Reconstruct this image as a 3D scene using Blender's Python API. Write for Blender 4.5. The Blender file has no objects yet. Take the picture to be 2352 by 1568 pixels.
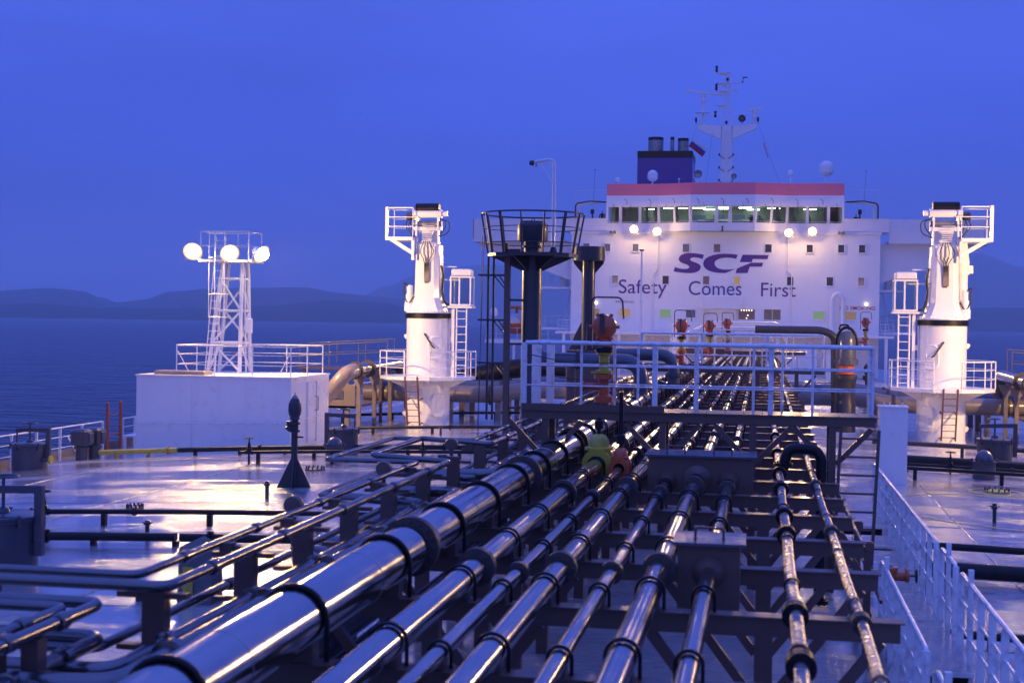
import bpy, bmesh, math, random
from mathutils import Vector, Matrix
random.seed(11)
rad = math.radians
scene = bpy.context.scene
COL = scene.collection

# ------------------------------------------------------------------ camera
CAM = Vector((3.2, 0.0, 4.35))                 # eye on the raised fore walkway, metres above the main deck
YAW, PITCH, ROLL = math.atan(575/3267), -math.atan(49/3267), rad(0.83)
_f = Vector((-math.sin(YAW), math.cos(YAW), 0)); _r = Vector((math.cos(YAW), math.sin(YAW), 0)); _u = Vector((0, 0, 1))
FWD = _f*math.cos(PITCH) + _u*math.sin(PITCH)
_u2 = _u*math.cos(PITCH) - _f*math.sin(PITCH)
RIGHT = _r*math.cos(ROLL) + _u2*math.sin(ROLL)
UP = _u2*math.cos(ROLL) - _r*math.sin(ROLL)
cd = bpy.data.cameras.new('camera'); cam = bpy.data.objects.new('camera', cd); COL.objects.link(cam)
cam.matrix_world = Matrix(((RIGHT.x, UP.x, -FWD.x, CAM.x), (RIGHT.y, UP.y, -FWD.y, CAM.y), (RIGHT.z, UP.z, -FWD.z, CAM.z), (0, 0, 0, 1)))
cd.sensor_width = 36; cd.lens = 50; cd.clip_start = 0.2; cd.clip_end = 60000
cd.dof.use_dof = True; cd.dof.focus_distance = 62; cd.dof.aperture_fstop = 2.5
scene.camera = cam

# ------------------------------------------------------------------ world: blue-hour overcast sky
SKY_STRENGTH = 1.0
w = bpy.data.worlds.new('World'); scene.world = w; w.use_nodes = True
nt = w.node_tree; nt.nodes.clear()
out = nt.nodes.new('ShaderNodeOutputWorld'); bg = nt.nodes.new('ShaderNodeBackground')
sky = nt.nodes.new('ShaderNodeTexSky'); sky.sky_type = 'NISHITA'; sky.sun_disc = False
sky.sun_elevation = rad(-4); sky.sun_rotation = rad(180); sky.ozone_density = 1.5   # sun just set beyond the bow, behind the camera
tc = nt.nodes.new('ShaderNodeTexCoord'); sep = nt.nodes.new('ShaderNodeSeparateXYZ')
ramp = nt.nodes.new('ShaderNodeValToRGB')
el = ramp.color_ramp.elements
SKYCOL = [(0.0, (.036, .080, .58)), (0.06, (.043, .093, .66)), (0.16, (.056, .120, .83)), (0.42, (.100, .185, 1.04)), (1.0, (.215, .345, 1.55))]
el[0].position, el[0].color = SKYCOL[0][0], (*SKYCOL[0][1], 1)
el[1].position, el[1].color = SKYCOL[-1][0], (*SKYCOL[-1][1], 1)
for p, c in SKYCOL[1:-1]:
    e = el.new(p); e.color = (*c, 1)
nz = nt.nodes.new('ShaderNodeTexNoise'); nz.inputs['Scale'].default_value = 2.2; nz.inputs['Detail'].default_value = 5; nz.inputs['Roughness'].default_value = .5
mp = nt.nodes.new('ShaderNodeMapping'); mp.inputs['Scale'].default_value = (1, 1, 4.5)
mr = nt.nodes.new('ShaderNodeMapRange'); mr.inputs[1].default_value = .3; mr.inputs[2].default_value = .7; mr.inputs[3].default_value = .82; mr.inputs[4].default_value = 1.16
mul = nt.nodes.new('ShaderNodeMixRGB'); mul.blend_type = 'MULTIPLY'; mul.inputs[0].default_value = 1
add = nt.nodes.new('ShaderNodeMixRGB'); add.blend_type = 'ADD'; add.inputs[0].default_value = 1.0
L = nt.links.new
L(tc.outputs['Generated'], sep.inputs[0]); L(sep.outputs['Z'], ramp.inputs[0])
L(tc.outputs['Generated'], mp.inputs[0]); L(mp.outputs[0], nz.inputs['Vector']); L(nz.outputs['Fac'], mr.inputs[0])
L(ramp.outputs[0], mul.inputs[1]); L(mr.outputs[0], mul.inputs[2])
gl = nt.nodes.new('ShaderNodeMixRGB'); gl.blend_type = 'MULTIPLY'; gl.inputs[0].default_value = 1; gl.inputs[2].default_value = (1.7, 1.9, 2.4, 1)
L(sky.outputs[0], gl.inputs[1]); L(mul.outputs[0], add.inputs[1]); L(gl.outputs[0], add.inputs[2])
L(add.outputs[0], bg.inputs[0]); L(bg.outputs[0], out.inputs[0])
bg.inputs[1].default_value = SKY_STRENGTH
scene.view_settings.view_transform = 'Standard'; scene.view_settings.look = 'None'
scene.view_settings.exposure = 0; scene.view_settings.gamma = 1; scene.view_settings.use_curve_mapping = False
scene.cycles.use_denoising = True
scene.cycles.max_bounces = 6; scene.cycles.volume_bounces = 1; scene.cycles.transparent_max_bounces = 12
scene.cycles.sample_clamp_indirect = 4.0
scene.cycles.caustics_reflective = False; scene.cycles.caustics_refractive = False

# lamp powers (watts) used by the floodlight builders
WARM = (1.0, .60, .22)
P_TOWER, P_HOUSE, P_BEAM = 2000.0, 260.0, 9000.0
HAZE_D = 0.00017

# ------------------------------------------------------------------ placing helpers (pixel of the photo at 2352 px width -> point at a known depth)
def ray(px, py):
    return FWD + RIGHT*((px-1176)/3267) - UP*((py-784)/3267)
def at_y(px, py, y):
    d = ray(px, py); return CAM + d*(y/d.y)
def dz(x):                                    # deck camber
    return -0.75*(min(abs(x), 21.4)/21)**2
def on_deck(px, py):
    z = 0
    for i in range(12):
        d = ray(px, py); p = CAM + d*((z-CAM.z)/d.z); z = dz(p.x)
    return p

# ------------------------------------------------------------------ mesh helpers
def fillet(pts, r, seg=5):
    pts = [Vector(p) for p in pts]; o = [pts[0]]
    for i in range(1, len(pts)-1):
        a, b, c = pts[i-1], pts[i], pts[i+1]
        u, v = (a-b), (c-b)
        rr = min(r, u.length*.49, v.length*.49)
        p0 = b+u.normalized()*rr; p1 = b+v.normalized()*rr
        for k in range(seg+1):
            t = k/seg
            o.append(p0*(1-t)**2 + b*2*t*(1-t) + p1*t*t)
    o.append(pts[-1]); return o

class MB:
    def __init__(s): s.v = []; s.f = []; s.sm = []
    def _add(s, vs, fs, smooth=False):
        n = len(s.v); s.v += [tuple(v) for v in vs]
        for f in fs: s.f.append(tuple(i+n for i in f)); s.sm.append(smooth)
        return s
    def box(s, c, size, rz=0, rx=0, ry=0):
        M = Matrix.Rotation(rz, 3, 'Z') @ Matrix.Rotation(ry, 3, 'Y') @ Matrix.Rotation(rx, 3, 'X')
        h = [d/2 for d in size]; c = Vector(c)
        vs = [c + M @ Vector((x*h[0], y*h[1], z*h[2])) for x in (-1, 1) for y in (-1, 1) for z in (-1, 1)]
        return s._add(vs, [(0, 1, 3, 2), (4, 6, 7, 5), (0, 4, 5, 1), (2, 3, 7, 6), (0, 2, 6, 4), (1, 5, 7, 3)])
    def bbox(s, x0, x1, y0, y1, z0, z1): return s.box(((x0+x1)/2, (y0+y1)/2, (z0+z1)/2), (x1-x0, y1-y0, z1-z0))
    def bev(s, c, size, b=.02, rz=0):          # box with chamfered vertical and top edges
        hx, hy, hz = [d/2 for d in size]; M = Matrix.Rotation(rz, 3, 'Z'); c = Vector(c)
        def loop(x, y, z): return [c+M@Vector(p) for p in ((-x+b, -y, z), (x-b, -y, z), (x, -y+b, z), (x, y-b, z), (x-b, y, z), (-x+b, y, z), (-x, y-b, z), (-x, -y+b, z))]
        l = loop(hx, hy, -hz)+loop(hx, hy, hz-b)
        t = [c+M@Vector((p[0]*(hx-b)/hx, p[1]*(hy-b)/hy, hz)) for p in ((-hx+b, -hy), (hx-b, -hy), (hx, -hy+b), (hx, hy-b), (hx-b, hy), (-hx+b, hy), (-hx, hy-b), (-hx, -hy+b))]
        l += t; fs = []
        for k in range(2):
            for i in range(8): j = (i+1) % 8; fs.append((k*8+i, k*8+j, k*8+8+j, k*8+8+i))
        fs += [tuple(range(16, 24)), tuple(range(7, -1, -1))]
        return s._add(l, fs)
    def bar(s, a, b, w, h=None, up=(0, 0, 1)):
        a, b = Vector(a), Vector(b); h = h or w; d = (b-a).normalized(); up = Vector(up)
        if abs(d.dot(up)) > .98: up = Vector((0, 1, 0))
        x = d.cross(up).normalized(); y = x.cross(d)
        vs = [p + x*(w/2*i) + y*(h/2*j) for p in (a, b) for i, j in ((-1, -1), (1, -1), (1, 1), (-1, 1))]
        return s._add(vs, [(0, 3, 2, 1), (4, 5, 6, 7)]+[(i, (i+1) % 4, 4+(i+1) % 4, 4+i) for i in range(4)])
    def tube(s, a, b, r, n=10, r2=None, caps=True):
        a, b = Vector(a), Vector(b); r2 = r if r2 is None else r2; d = (b-a).normalized()
        up = Vector((0, 0, 1)) if abs(d.z) < .9 else Vector((1, 0, 0))
        x = d.cross(up).normalized(); y = x.cross(d)
        A = [a+(x*math.cos(2*math.pi*k/n)+y*math.sin(2*math.pi*k/n))*r for k in range(n)]
        B = [b+(x*math.cos(2*math.pi*k/n)+y*math.sin(2*math.pi*k/n))*r2 for k in range(n)]
        s._add(A+B, [(k, (k+1) % n, n+(k+1) % n, n+k) for k in range(n)], True)
        if caps:
            if r > 0: s._add(A, [tuple(range(n-1, -1, -1))])
            if r2 > 0: s._add(B, [tuple(range(n))])
        return s
    def path(s, pts, r, n=8, bend=0, seg=5, closed=False, caps=True):
        P = fillet(pts, bend, seg) if bend else [Vector(p) for p in pts]
        m = len(P); T = []
        for i in range(m):
            if closed: t = (P[(i+1) % m]-P[i-1])
            else: t = P[min(i+1, m-1)]-P[max(i-1, 0)]
            T.append(t.normalized())
        up = Vector((0, 0, 1)) if abs(T[0].z) < .9 else Vector((1, 0, 0))
        x = T[0].cross(up).normalized(); rings = []
        for i in range(m):
            x = (x - T[i]*x.dot(T[i])).normalized(); y = x.cross(T[i])
            rings += [P[i]+(x*math.cos(2*math.pi*k/n)+y*math.sin(2*math.pi*k/n))*r for k in range(n)]
        fs = []
        for i in range(m if closed else m-1):
            for k in range(n): fs.append((i*n+k, i*n+(k+1) % n, ((i+1) % m)*n+(k+1) % n, ((i+1) % m)*n+k))
        s._add(rings, fs, True)
        if not closed and caps:
            s._add(rings[:n], [tuple(range(n-1, -1, -1))]); s._add(rings[-n:], [tuple(range(n))])
        return s
    def lathe(s, prof, c, axis=(0, 0, 1), n=20, smooth=True, sharp=.7):
        c, d = Vector(c), Vector(axis).normalized()
        up = Vector((0, 0, 1)) if abs(d.z) < .9 else Vector((1, 0, 0))
        x = d.cross(up).normalized(); y = x.cross(d)
        # split at sharp corners so that edges stay crisp
        runs = [[prof[0]]]
        for i in range(1, len(prof)):
            runs[-1].append(prof[i])
            if i < len(prof)-1:
                a = Vector((prof[i][0]-prof[i-1][0], prof[i][1]-prof[i-1][1])); b = Vector((prof[i+1][0]-prof[i][0], prof[i+1][1]-prof[i][1]))
                if a.length and b.length and abs(a.angle(b)) > sharp: runs.append([prof[i]])
        for run in runs:
            vs = []; fs = []
            for (r, z) in run: vs += [c+d*z+(x*math.cos(2*math.pi*k/n)+y*math.sin(2*math.pi*k/n))*max(r, 1e-4) for k in range(n)]
            for i in range(len(run)-1):
                for k in range(n): fs.append((i*n+k, i*n+(k+1) % n, (i+1)*n+(k+1) % n, (i+1)*n+k))
            s._add(vs, fs, smooth)
        return s
    def prism(s, poly, o, u, v, dep):          # 2-D polygon in plane (o,u,v), extruded by vector dep
        o, u, v, dep = Vector(o), Vector(u), Vector(v), Vector(dep); n = len(poly)
        A = [o+u*p[0]+v*p[1] for p in poly]; B = [a+dep for a in A]
        return s._add(A+B, [tuple(range(n-1, -1, -1)), tuple(range(n, 2*n))]+[(k, (k+1) % n, n+(k+1) % n, n+k) for k in range(n)])
    def quad(s, a, b, c, d): return s._add([a, b, c, d], [(0, 1, 2, 3)])
    def mesh(s, name, mat, off=(0, 0, 0)):
        me = bpy.data.meshes.new(name); off = Vector(off)
        me.from_pydata([tuple(Vector(v)-off) for v in s.v], [], s.f)
        me.polygons.foreach_set('use_smooth', s.sm)
        me.materials.append(mat); me.update(); return me
    def build(s, name, mat, parent=None, local=False, at=None):
        """link as one mesh object; geometry is in world coordinates unless local"""
        off = Vector((0, 0, 0))
        if parent is not None and not local: off = wloc(parent)
        if parent is None and at is not None and not local: off = Vector(at)
        o = bpy.data.objects.new(name, s.mesh(name, mat, off)); COL.objects.link(o)
        o.parent = parent
        if parent is None and at is not None: o.location = at
        return o
def wloc(o):
    l = Vector((0, 0, 0))
    while o is not None: l += o.location; o = o.parent
    return l
def inst(name, me, parent, loc, rot=None, world=True):
    o = bpy.data.objects.new(name, me); COL.objects.link(o); o.parent = parent
    o.location = Vector(loc)-(wloc(parent) if (parent and world) else Vector((0, 0, 0)))
    if rot: o.rotation_euler = rot
    return o
def tag(o, label=None, cat=None, group=None, kind=None):
    if label: o['label'] = label
    if cat: o['category'] = cat
    if group: o['group'] = group
    if kind: o['kind'] = kind
    return o
def thing(name, label, cat, loc=(0, 0, 0), group=None):
    o = bpy.data.objects.new(name, None); o.empty_display_size = .2; COL.objects.link(o); o.location = loc
    return tag(o, label, cat, group)
def copy_tree(o, parent=None):
    c = o.copy(); COL.objects.link(c); c.parent = parent
    for ch in list(o.children): copy_tree(ch, c)
    return c
ORD = ['first', 'second', 'third', 'fourth', 'fifth', 'sixth', 'seventh', 'eighth', 'ninth', 'tenth', 'eleventh', 'twelfth']

# ------------------------------------------------------------------ materials
def M_(name, col, rough=.45, metal=0., var=.12, vscale=3., bump=.0, bscale=40., rvar=.1, coat=0., dirt=None, dscale=1.6, damount=.5, stretch=(1, 1, 1), spec=.5, rust=None):
    m = bpy.data.materials.new(name); m.use_nodes = True; t = m.node_tree; N = t.nodes; b = N['Principled BSDF']; L = t.links.new
    geo = N.new('ShaderNodeNewGeometry'); mp = N.new('ShaderNodeMapping'); mp.inputs['Scale'].default_value = stretch
    L(geo.outputs['Position'], mp.inputs[0])
    n1 = N.new('ShaderNodeTexNoise'); n1.inputs['Scale'].default_value = vscale; n1.inputs['Detail'].default_value = 6; L(mp.outputs[0], n1.inputs['Vector'])
    cr = N.new('ShaderNodeMixRGB'); cr.inputs[1].default_value = (*[c*(1-var) for c in col], 1); cr.inputs[2].default_value = (*[min(1, c*(1+var)) for c in col], 1)
    L(n1.outputs['Fac'], cr.inputs[0]); last = cr.outputs[0]
    if dirt:
        n2 = N.new('ShaderNodeTexNoise'); n2.inputs['Scale'].default_value = dscale; n2.inputs['Detail'].default_value = 8; n2.inputs['Roughness'].default_value = .65
        L(mp.outputs[0], n2.inputs['Vector'])
        r2 = N.new('ShaderNodeMapRange'); r2.inputs[1].default_value = .5; r2.inputs[2].default_value = .72; r2.inputs[3].default_value = 0; r2.inputs[4].default_value = damount
        L(n2.outputs['Fac'], r2.inputs[0])
        mx = N.new('ShaderNodeMixRGB'); L(r2.outputs[0], mx.inputs[0]); L(last, mx.inputs[1]); mx.inputs[2].default_value = (*dirt, 1); last = mx.outputs[0]
    if rust:
        n4 = N.new('ShaderNodeTexNoise'); n4.inputs['Scale'].default_value = 1.0; n4.inputs['Detail'].default_value = 9; n4.inputs['Roughness'].default_value = .7
        m4 = N.new('ShaderNodeMapping'); m4.inputs['Scale'].default_value = (2.6, 2.6, .22); L(geo.outputs['Position'], m4.inputs[0]); L(m4.outputs[0], n4.inputs['Vector'])
        r4 = N.new('ShaderNodeMapRange'); r4.inputs[1].default_value = .56; r4.inputs[2].default_value = .74; r4.inputs[4].default_value = rust[3]; L(n4.outputs['Fac'], r4.inputs[0])
        m5 = N.new('ShaderNodeMixRGB'); L(r4.outputs[0], m5.inputs[0]); L(last, m5.inputs[1]); m5.inputs[2].default_value = (*rust[:3], 1); last = m5.outputs[0]
    L(last, b.inputs['Base Color'])
    rr = N.new('ShaderNodeMapRange'); rr.inputs[1].default_value = .3; rr.inputs[2].default_value = .7
    rr.inputs[3].default_value = max(.02, rough-rvar); rr.inputs[4].default_value = min(1, rough+rvar); L(n1.outputs['Fac'], rr.inputs[0]); L(rr.outputs[0], b.inputs['Roughness'])
    b.inputs['Metallic'].default_value = metal; b.inputs['Coat Weight'].default_value = coat; b.inputs['Coat Roughness'].default_value = .12
    b.inputs['Specular IOR Level'].default_value = spec
    if bump:
        n3 = N.new('ShaderNodeTexNoise'); n3.inputs['Scale'].default_value = bscale; n3.inputs['Detail'].default_value = 4; L(mp.outputs[0], n3.inputs['Vector'])
        bp = N.new('ShaderNodeBump'); bp.inputs['Strength'].default_value = bump; bp.inputs['Distance'].default_value = .02; L(n3.outputs['Fac'], bp.inputs['Height']); L(bp.outputs[0], b.inputs['Normal'])
    return m
def E_(name, col, strength):
    m = bpy.data.materials.new(name); m.use_nodes = True; t = m.node_tree; t.nodes.remove(t.nodes['Principled BSDF'])
    e = t.nodes.new('ShaderNodeEmission'); e.inputs[0].default_value = (*col, 1); e.inputs[1].default_value = strength
    t.links.new(e.outputs[0], t.nodes['Material Output'].inputs[0]); return m
def glass_(name, tint=(.8, .88, .86), rough=.02):
    m = bpy.data.materials.new(name); m.use_nodes = True; t = m.node_tree; t.nodes.remove(t.nodes['Principled BSDF'])
    a = t.nodes.new('ShaderNodeBsdfTransparent'); a.inputs[0].default_value = (*tint, 1); g = t.nodes.new('ShaderNodeBsdfGlossy'); g.inputs['Roughness'].default_value = rough
    f = t.nodes.new('ShaderNodeFresnel'); f.inputs[0].default_value = 1.5; mx = t.nodes.new('ShaderNodeMixShader')
    t.links.new(f.outputs[0], mx.inputs[0]); t.links.new(a.outputs[0], mx.inputs[1]); t.links.new(g.outputs[0], mx.inputs[2]); t.links.new(mx.outputs[0], t.nodes['Material Output'].inputs[0]); return m

RUST = (.16, .06, .025)
WHITE = M_('white_gloss_paint', (.80, .79, .77), .34, var=.05, bump=.05, bscale=6, rust=(*RUST, .10), coat=.3)
WHITE_RAIL = M_('white_rail_paint', (.82, .81, .80), .35, var=.06, vscale=8, dirt=(.16, .11, .10), dscale=7, damount=.6)
WHITE_WALL = M_('white_house_paint', (.78, .77, .76), .5, var=.045, vscale=.5, bump=.06, bscale=.9, rust=(.35, .22, .17, .16))
STEEL = M_('stainless_cladding', (.42, .415, .41), .125, metal=1., var=.10, vscale=5, bump=.08, bscale=7, rvar=.05, stretch=(1, .35, 1))
STEEL_WORN = M_('worn_galvanised_pipe', (.40, .37, .33), .3, metal=.85, var=.35, vscale=9, bump=.7, bscale=18, rvar=.15, dirt=(.02, .02, .02), dscale=5, damount=.9)
GREYPIPE = M_('grey_painted_pipe', (.075, .08, .105), .33, var=.12, bump=.08, coat=.4, dirt=(.13, .08, .06), damount=.25)
BEIGE = M_('beige_grey_paint', (.22, .18, .155), .36, var=.10, bump=.06, coat=.3, dirt=(.10, .06, .04), damount=.3)
FRAME = M_('brown_grey_steel', (.135, .075, .056), .45, var=.2, bump=.12, bscale=14, dirt=(.15, .07, .04), dscale=2.4, damount=.3, coat=.15)
DARK = M_('dark_grey_paint', (.030, .029, .036), .42, var=.15, bump=.06, coat=.2, dirt=(.06, .04, .03), damount=.2)
BLACK = M_('black_paint', (.006, .006, .008), .4, var=.2, bump=.1, coat=.0, spec=.3)
FLANGE = M_('rusty_flange', (.075, .060, .055), .5, metal=.2, var=.35, vscale=14, bump=.3, bscale=30, dirt=(.17, .075, .035), dscale=9, damount=.7)
RED = M_('red_valve_paint', (.60, .105, .022), .38, var=.2, bump=.12, coat=.4, dirt=(.10, .03, .02), dscale=6, damount=.5)
YELLOW = M_('yellow_valve_paint', (.50, .40, .03), .4, var=.15, bump=.1, coat=.3, dirt=(.16, .12, .03), dscale=6, damount=.5)
YELLOW_LINE = M_('faded_yellow_line', (.42, .36, .05), .5, var=.3, vscale=12, dirt=(.12, .10, .05), dscale=8, damount=.8)
BROWN = M_('rusty_ladder_paint', (.13, .055, .045), .55, var=.3, vscale=10, dirt=(.05, .03, .03), dscale=6)
NAVY = M_('navy_blue_paint', (.050, .012, .21), .4, var=.08, vscale=1, coat=.3)
LETTER = M_('lettering_paint', (.075, .020, .22), .45, var=.10, vscale=1.1, dirt=(.13, .035, .14), dscale=.55, damount=.75)
REDLETTER = M_('red_lettering_paint', (.50, .06, .05), .5, var=.1)
BAND = M_('red_band_paint', (.62, .16, .25), .45, var=.05, vscale=.6)
CANVAS = M_('grey_canvas', (.13, .125, .12), .8, var=.2, bump=.4, bscale=8)
HATCH = M_('hatch_grey_paint', (.055, .054, .066), .36, var=.15, bump=.08, coat=.5)
SOOT = M_('sooty_steel', (.30, .30, .31), .45, metal=.6, var=.35, vscale=1.4, dirt=(.04, .035, .03), dscale=1.2, damount=.8)
PANE = glass_('window_glass')
PANE_DARK = M_('dark_cabin_glass', (.02, .022, .03), .06, var=.3, spec=.8)
PANE_GREY = M_('cabin_curtain_glass', (.13, .14, .17), .12, var=.25, vscale=4, coat=.8, stretch=(3, 1, .4))
PANE_TAN = M_('tan_curtain_glass', (.20, .14, .10), .15, var=.3, vscale=5, coat=.8, stretch=(4, 1, .3))
RUBBER = M_('black_rubber', (.012, .012, .013), .5, var=.3, bump=.3, bscale=20)
HOSE = RUBBER
# ================================================================== SETTING
SEA_Z = -9.0
def sea_mat():
    m = bpy.data.materials.new('sea_water'); m.use_nodes = True; t = m.node_tree; N = t.nodes; b = N['Principled BSDF']; L = t.links.new
    b.inputs['Base Color'].default_value = (.006, .012, .03, 1); b.inputs['Roughness'].default_value = .16; b.inputs['IOR'].default_value = 1.33
    g = N.new('ShaderNodeNewGeometry'); bumps = None
    for sc, rot, dist, st in ((.035, .5, 2.2, (1, 2.2, 1)), (.13, .25, 2.2, (1, 2.6, 1)), (.7, -.2, .22, (1, 1.8, 1))):
        mp = N.new('ShaderNodeMapping'); mp.inputs['Scale'].default_value = st; mp.inputs['Rotation'].default_value = (0, 0, rot); L(g.outputs['Position'], mp.inputs[0])
        n = N.new('ShaderNodeTexNoise'); n.inputs['Scale'].default_value = sc; n.inputs['Detail'].default_value = 4; L(mp.outputs[0], n.inputs['Vector'])
        bp = N.new('ShaderNodeBump'); bp.inputs['Strength'].default_value = 1.0; bp.inputs['Distance'].default_value = dist*1.5; L(n.outputs['Fac'], bp.inputs['Height'])
        if bumps: L(bumps, bp.inputs['Normal'])
        bumps = bp.outputs[0]
    L(bumps, b.inputs['Normal']); return m
m = MB()
S = 11500
xs = [-S, -3000, -800, -300, 0, 300, 800, 3000, S]; ys = [-900, -200, 0, 150, 300, 700, 2000, 5000, 11000]
for i in range(8):
    for j in range(8): m.quad((xs[i], ys[j], SEA_Z), (xs[i+1], ys[j], SEA_Z), (xs[i+1], ys[j+1], SEA_Z), (xs[i], ys[j+1], SEA_Z))
tag(m.build('sea', sea_mat()), 'dark blue rippled sea reaching to the far hills', kind='structure')

HILL = M_('wooded_hill', (.030, .042, .030), .95, var=.45, vscale=.008, bump=.0, spec=.1)
def hills(prof, dist, depth, label):
    """prof: (pixel x, pixel y of the crest); a real ridge with slopes on both sides"""
    P = []
    for i in range(len(prof)-1):
        (x0, y0), (x1, y1) = prof[i], prof[i+1]
        for k in range(14):
            t = k/14; P.append((x0+(x1-x0)*t, y0+(y1-y0)*(t*t*(3-2*t))))
    P.append(prof[-1])
    n = len(P); rows = 7; m = MB(); vs = []; rnd = random.Random(int(dist))
    ph = [rnd.uniform(0, 6) for _ in range(9)]
    for (px, py) in P:
        d = ray(px, py); c = CAM + d*(dist/math.hypot(d.x, d.y)); hh = c.z-SEA_Z
        out_ = Vector((d.x, d.y, 0)).normalized()
        for r in range(rows):
            u = r/(rows-1)*2-1
            wob = sum(math.sin(px*.021*(q+1)+ph[q]+r*1.7)/(q+1) for q in range(5))*.05
            hz = hh*max(0, 1-abs(u)**1.5)*(1+(wob if abs(u) > .1 else wob*.25))
            q = c+out_*(u*depth*(1+wob*.5)); q.z = SEA_Z + (hz if abs(u) < .99 else -.4); vs.append(q)
    fs = [(i*rows+r, (i+1)*rows+r, (i+1)*rows+r+1, i*rows+r+1) for i in range(n-1) for r in range(rows-1)]
    m._add(vs, fs, True); tag(m.build('hill', HILL), label, kind='structure')
hills([(-160, 672), (0, 667), (130, 662), (190, 668), (232, 683), (270, 694), (330, 688), (395, 670), (470, 663), (600, 660), (705, 661), (780, 672), (860, 680), (950, 690), (1020, 715)], 6400, 900, 'low rounded wooded hills across the water at left')
hills([(640, 712), (760, 690), (828, 679), (890, 656), (954, 632), (1030, 616), (1100, 611), (1200, 605), (1300, 596), (1400, 590), (1520, 600), (1650, 610), (1800, 600), (1950, 585), (2060, 572), (2160, 570), (2240, 582), (2340, 612), (2480, 640), (2600, 690)], 9300, 1300, 'tall hazy mountain ridge behind the ship')
hills([(-160, 700), (80, 697), (240, 706), (420, 709), (640, 700), (760, 690), (870, 694), (990, 716)], 4700, 600, 'dark low shore hills along the left waterline')
hills([(1960, 736), (2080, 716), (2200, 708), (2320, 706), (2420, 706), (2600, 700)], 5200, 700, 'dark low shore hill along the right waterline')

# ---- ship's main deck (wet, glossy paint, cambered) and hull side
def deck_mat():
    m = bpy.data.materials.new('wet_deck_paint'); m.use_nodes = True; t = m.node_tree; N = t.nodes; b = N['Principled BSDF']; L = t.links.new
    g = N.new('ShaderNodeNewGeometry')
    n1 = N.new('ShaderNodeTexNoise'); n1.inputs['Scale'].default_value = .28; n1.inputs['Detail'].default_value = 7; n1.inputs['Roughness'].default_value = .62
    mp = N.new('ShaderNodeMapping'); mp.inputs['Scale'].default_value = (.55, 1.6, 1); mp.inputs['Rotation'].default_value = (0, 0, .25); L(g.outputs['Position'], mp.inputs[0]); L(mp.outputs[0], n1.inputs['Vector'])
    rr = N.new('ShaderNodeMapRange'); rr.inputs[1].default_value = .47; rr.inputs[2].default_value = .57; rr.inputs[3].default_value = .04; rr.inputs[4].default_value = .30; L(n1.outputs['Fac'], rr.inputs[0]); L(rr.outputs[0], b.inputs['Roughness'])
    n2 = N.new('ShaderNodeTexNoise'); n2.inputs['Scale'].default_value = .9; n2.inputs['Detail'].default_value = 9; n2.inputs['Roughness'].default_value = .7; L(g.outputs['Position'], n2.inputs['Vector'])
    mx = N.new('ShaderNodeMixRGB'); mx.inputs[1].default_value = (.40, .38, .38, 1); mx.inputs[2].default_value = (.54, .51, .50, 1); L(n2.outputs['Fac'], mx.inputs[0])
    n5 = N.new('ShaderNodeTexNoise'); n5.inputs['Scale'].default_value = 2.2; n5.inputs['Detail'].default_value = 10; n5.inputs['Roughness'].default_value = .75; L(g.outputs['Position'], n5.inputs['Vector'])
    r5 = N.new('ShaderNodeMapRange'); r5.inputs[1].default_value = .58; r5.inputs[2].default_value = .75; r5.inputs[4].default_value = .55; L(n5.outputs['Fac'], r5.inputs[0])
    m5 = N.new('ShaderNodeMixRGB'); m5.inputs[2].default_value = (.30, .255, .24, 1); L(r5.outputs[0], m5.inputs[0]); L(mx.outputs[0], m5.inputs[1]); L(m5.outputs[0], b.inputs['Base Color'])
    # ripples where the rain water stands, plate grain where it is only damp
    n3 = N.new('ShaderNodeTexNoise'); n3.inputs['Scale'].default_value = 6; n3.inputs['Detail'].default_value = 6; n3.inputs['Roughness'].default_value = .7; L(g.outputs['Position'], n3.inputs['Vector'])
    ms = N.new('ShaderNodeMapRange'); ms.inputs[1].default_value = .05; ms.inputs[2].default_value = .28; ms.inputs[3].default_value = .22; ms.inputs[4].default_value = 1.0; L(rr.outputs[0], ms.inputs[0])
    bp = N.new('ShaderNodeBump'); bp.inputs['Distance'].default_value = .05; L(ms.outputs[0], bp.inputs['Strength']); L(n3.outputs['Fac'], bp.inputs['Height'])
    n4 = N.new('ShaderNodeTexNoise'); n4.inputs['Scale'].default_value = .5; n4.inputs['Detail'].default_value = 2; L(g.outputs['Position'], n4.inputs['Vector'])
    b2 = N.new('ShaderNodeBump'); b2.inputs['Distance'].default_value = .05; b2.inputs['Strength'].default_value = .16; L(n4.outputs['Fac'], b2.inputs['Height']); L(bp.outputs[0], b2.inputs['Normal'])
    L(b2.outputs[0], b.inputs['Normal'])
    b.inputs['Specular IOR Level'].default_value = .6; b.inputs['Coat Weight'].default_value = 1.0; b.inputs['Coat Roughness'].default_value = .05; b.inputs['Coat IOR'].default_value = 1.45
    L(b2.outputs[0], b.inputs['Coat Normal']); return m
DECKM = deck_mat()
m = MB(); nx, ny = 40, 34; vs = []
X = [-21.4+42.8*i/nx for i in range(nx+1)]; Y = [-12+172*j/ny for j in range(ny+1)]
for y in Y:
    for x in X: vs.append((x, y, dz(x)))
m._add(vs, [(j*(nx+1)+i, j*(nx+1)+i+1, (j+1)*(nx+1)+i+1, (j+1)*(nx+1)+i) for j in range(ny) for i in range(nx)], True)
deck = m.build('main_deck', DECKM); tag(deck, 'wet pale deck plating of the ship', kind='structure')
WELD = M_('weld_bead_paint', (.30, .28, .27), .3, var=.2, bump=.3, coat=.5)
for x in (-17.2, -12.4, -7.3, 7.6, 12.6, 17.4):           # raised weld seams
    m = MB(); pts = [(x, y, dz(x)+.004) for y in (-2, 150)]
    m.path(pts, .013, 6); m.build('weld_seam', WELD, deck)
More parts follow.
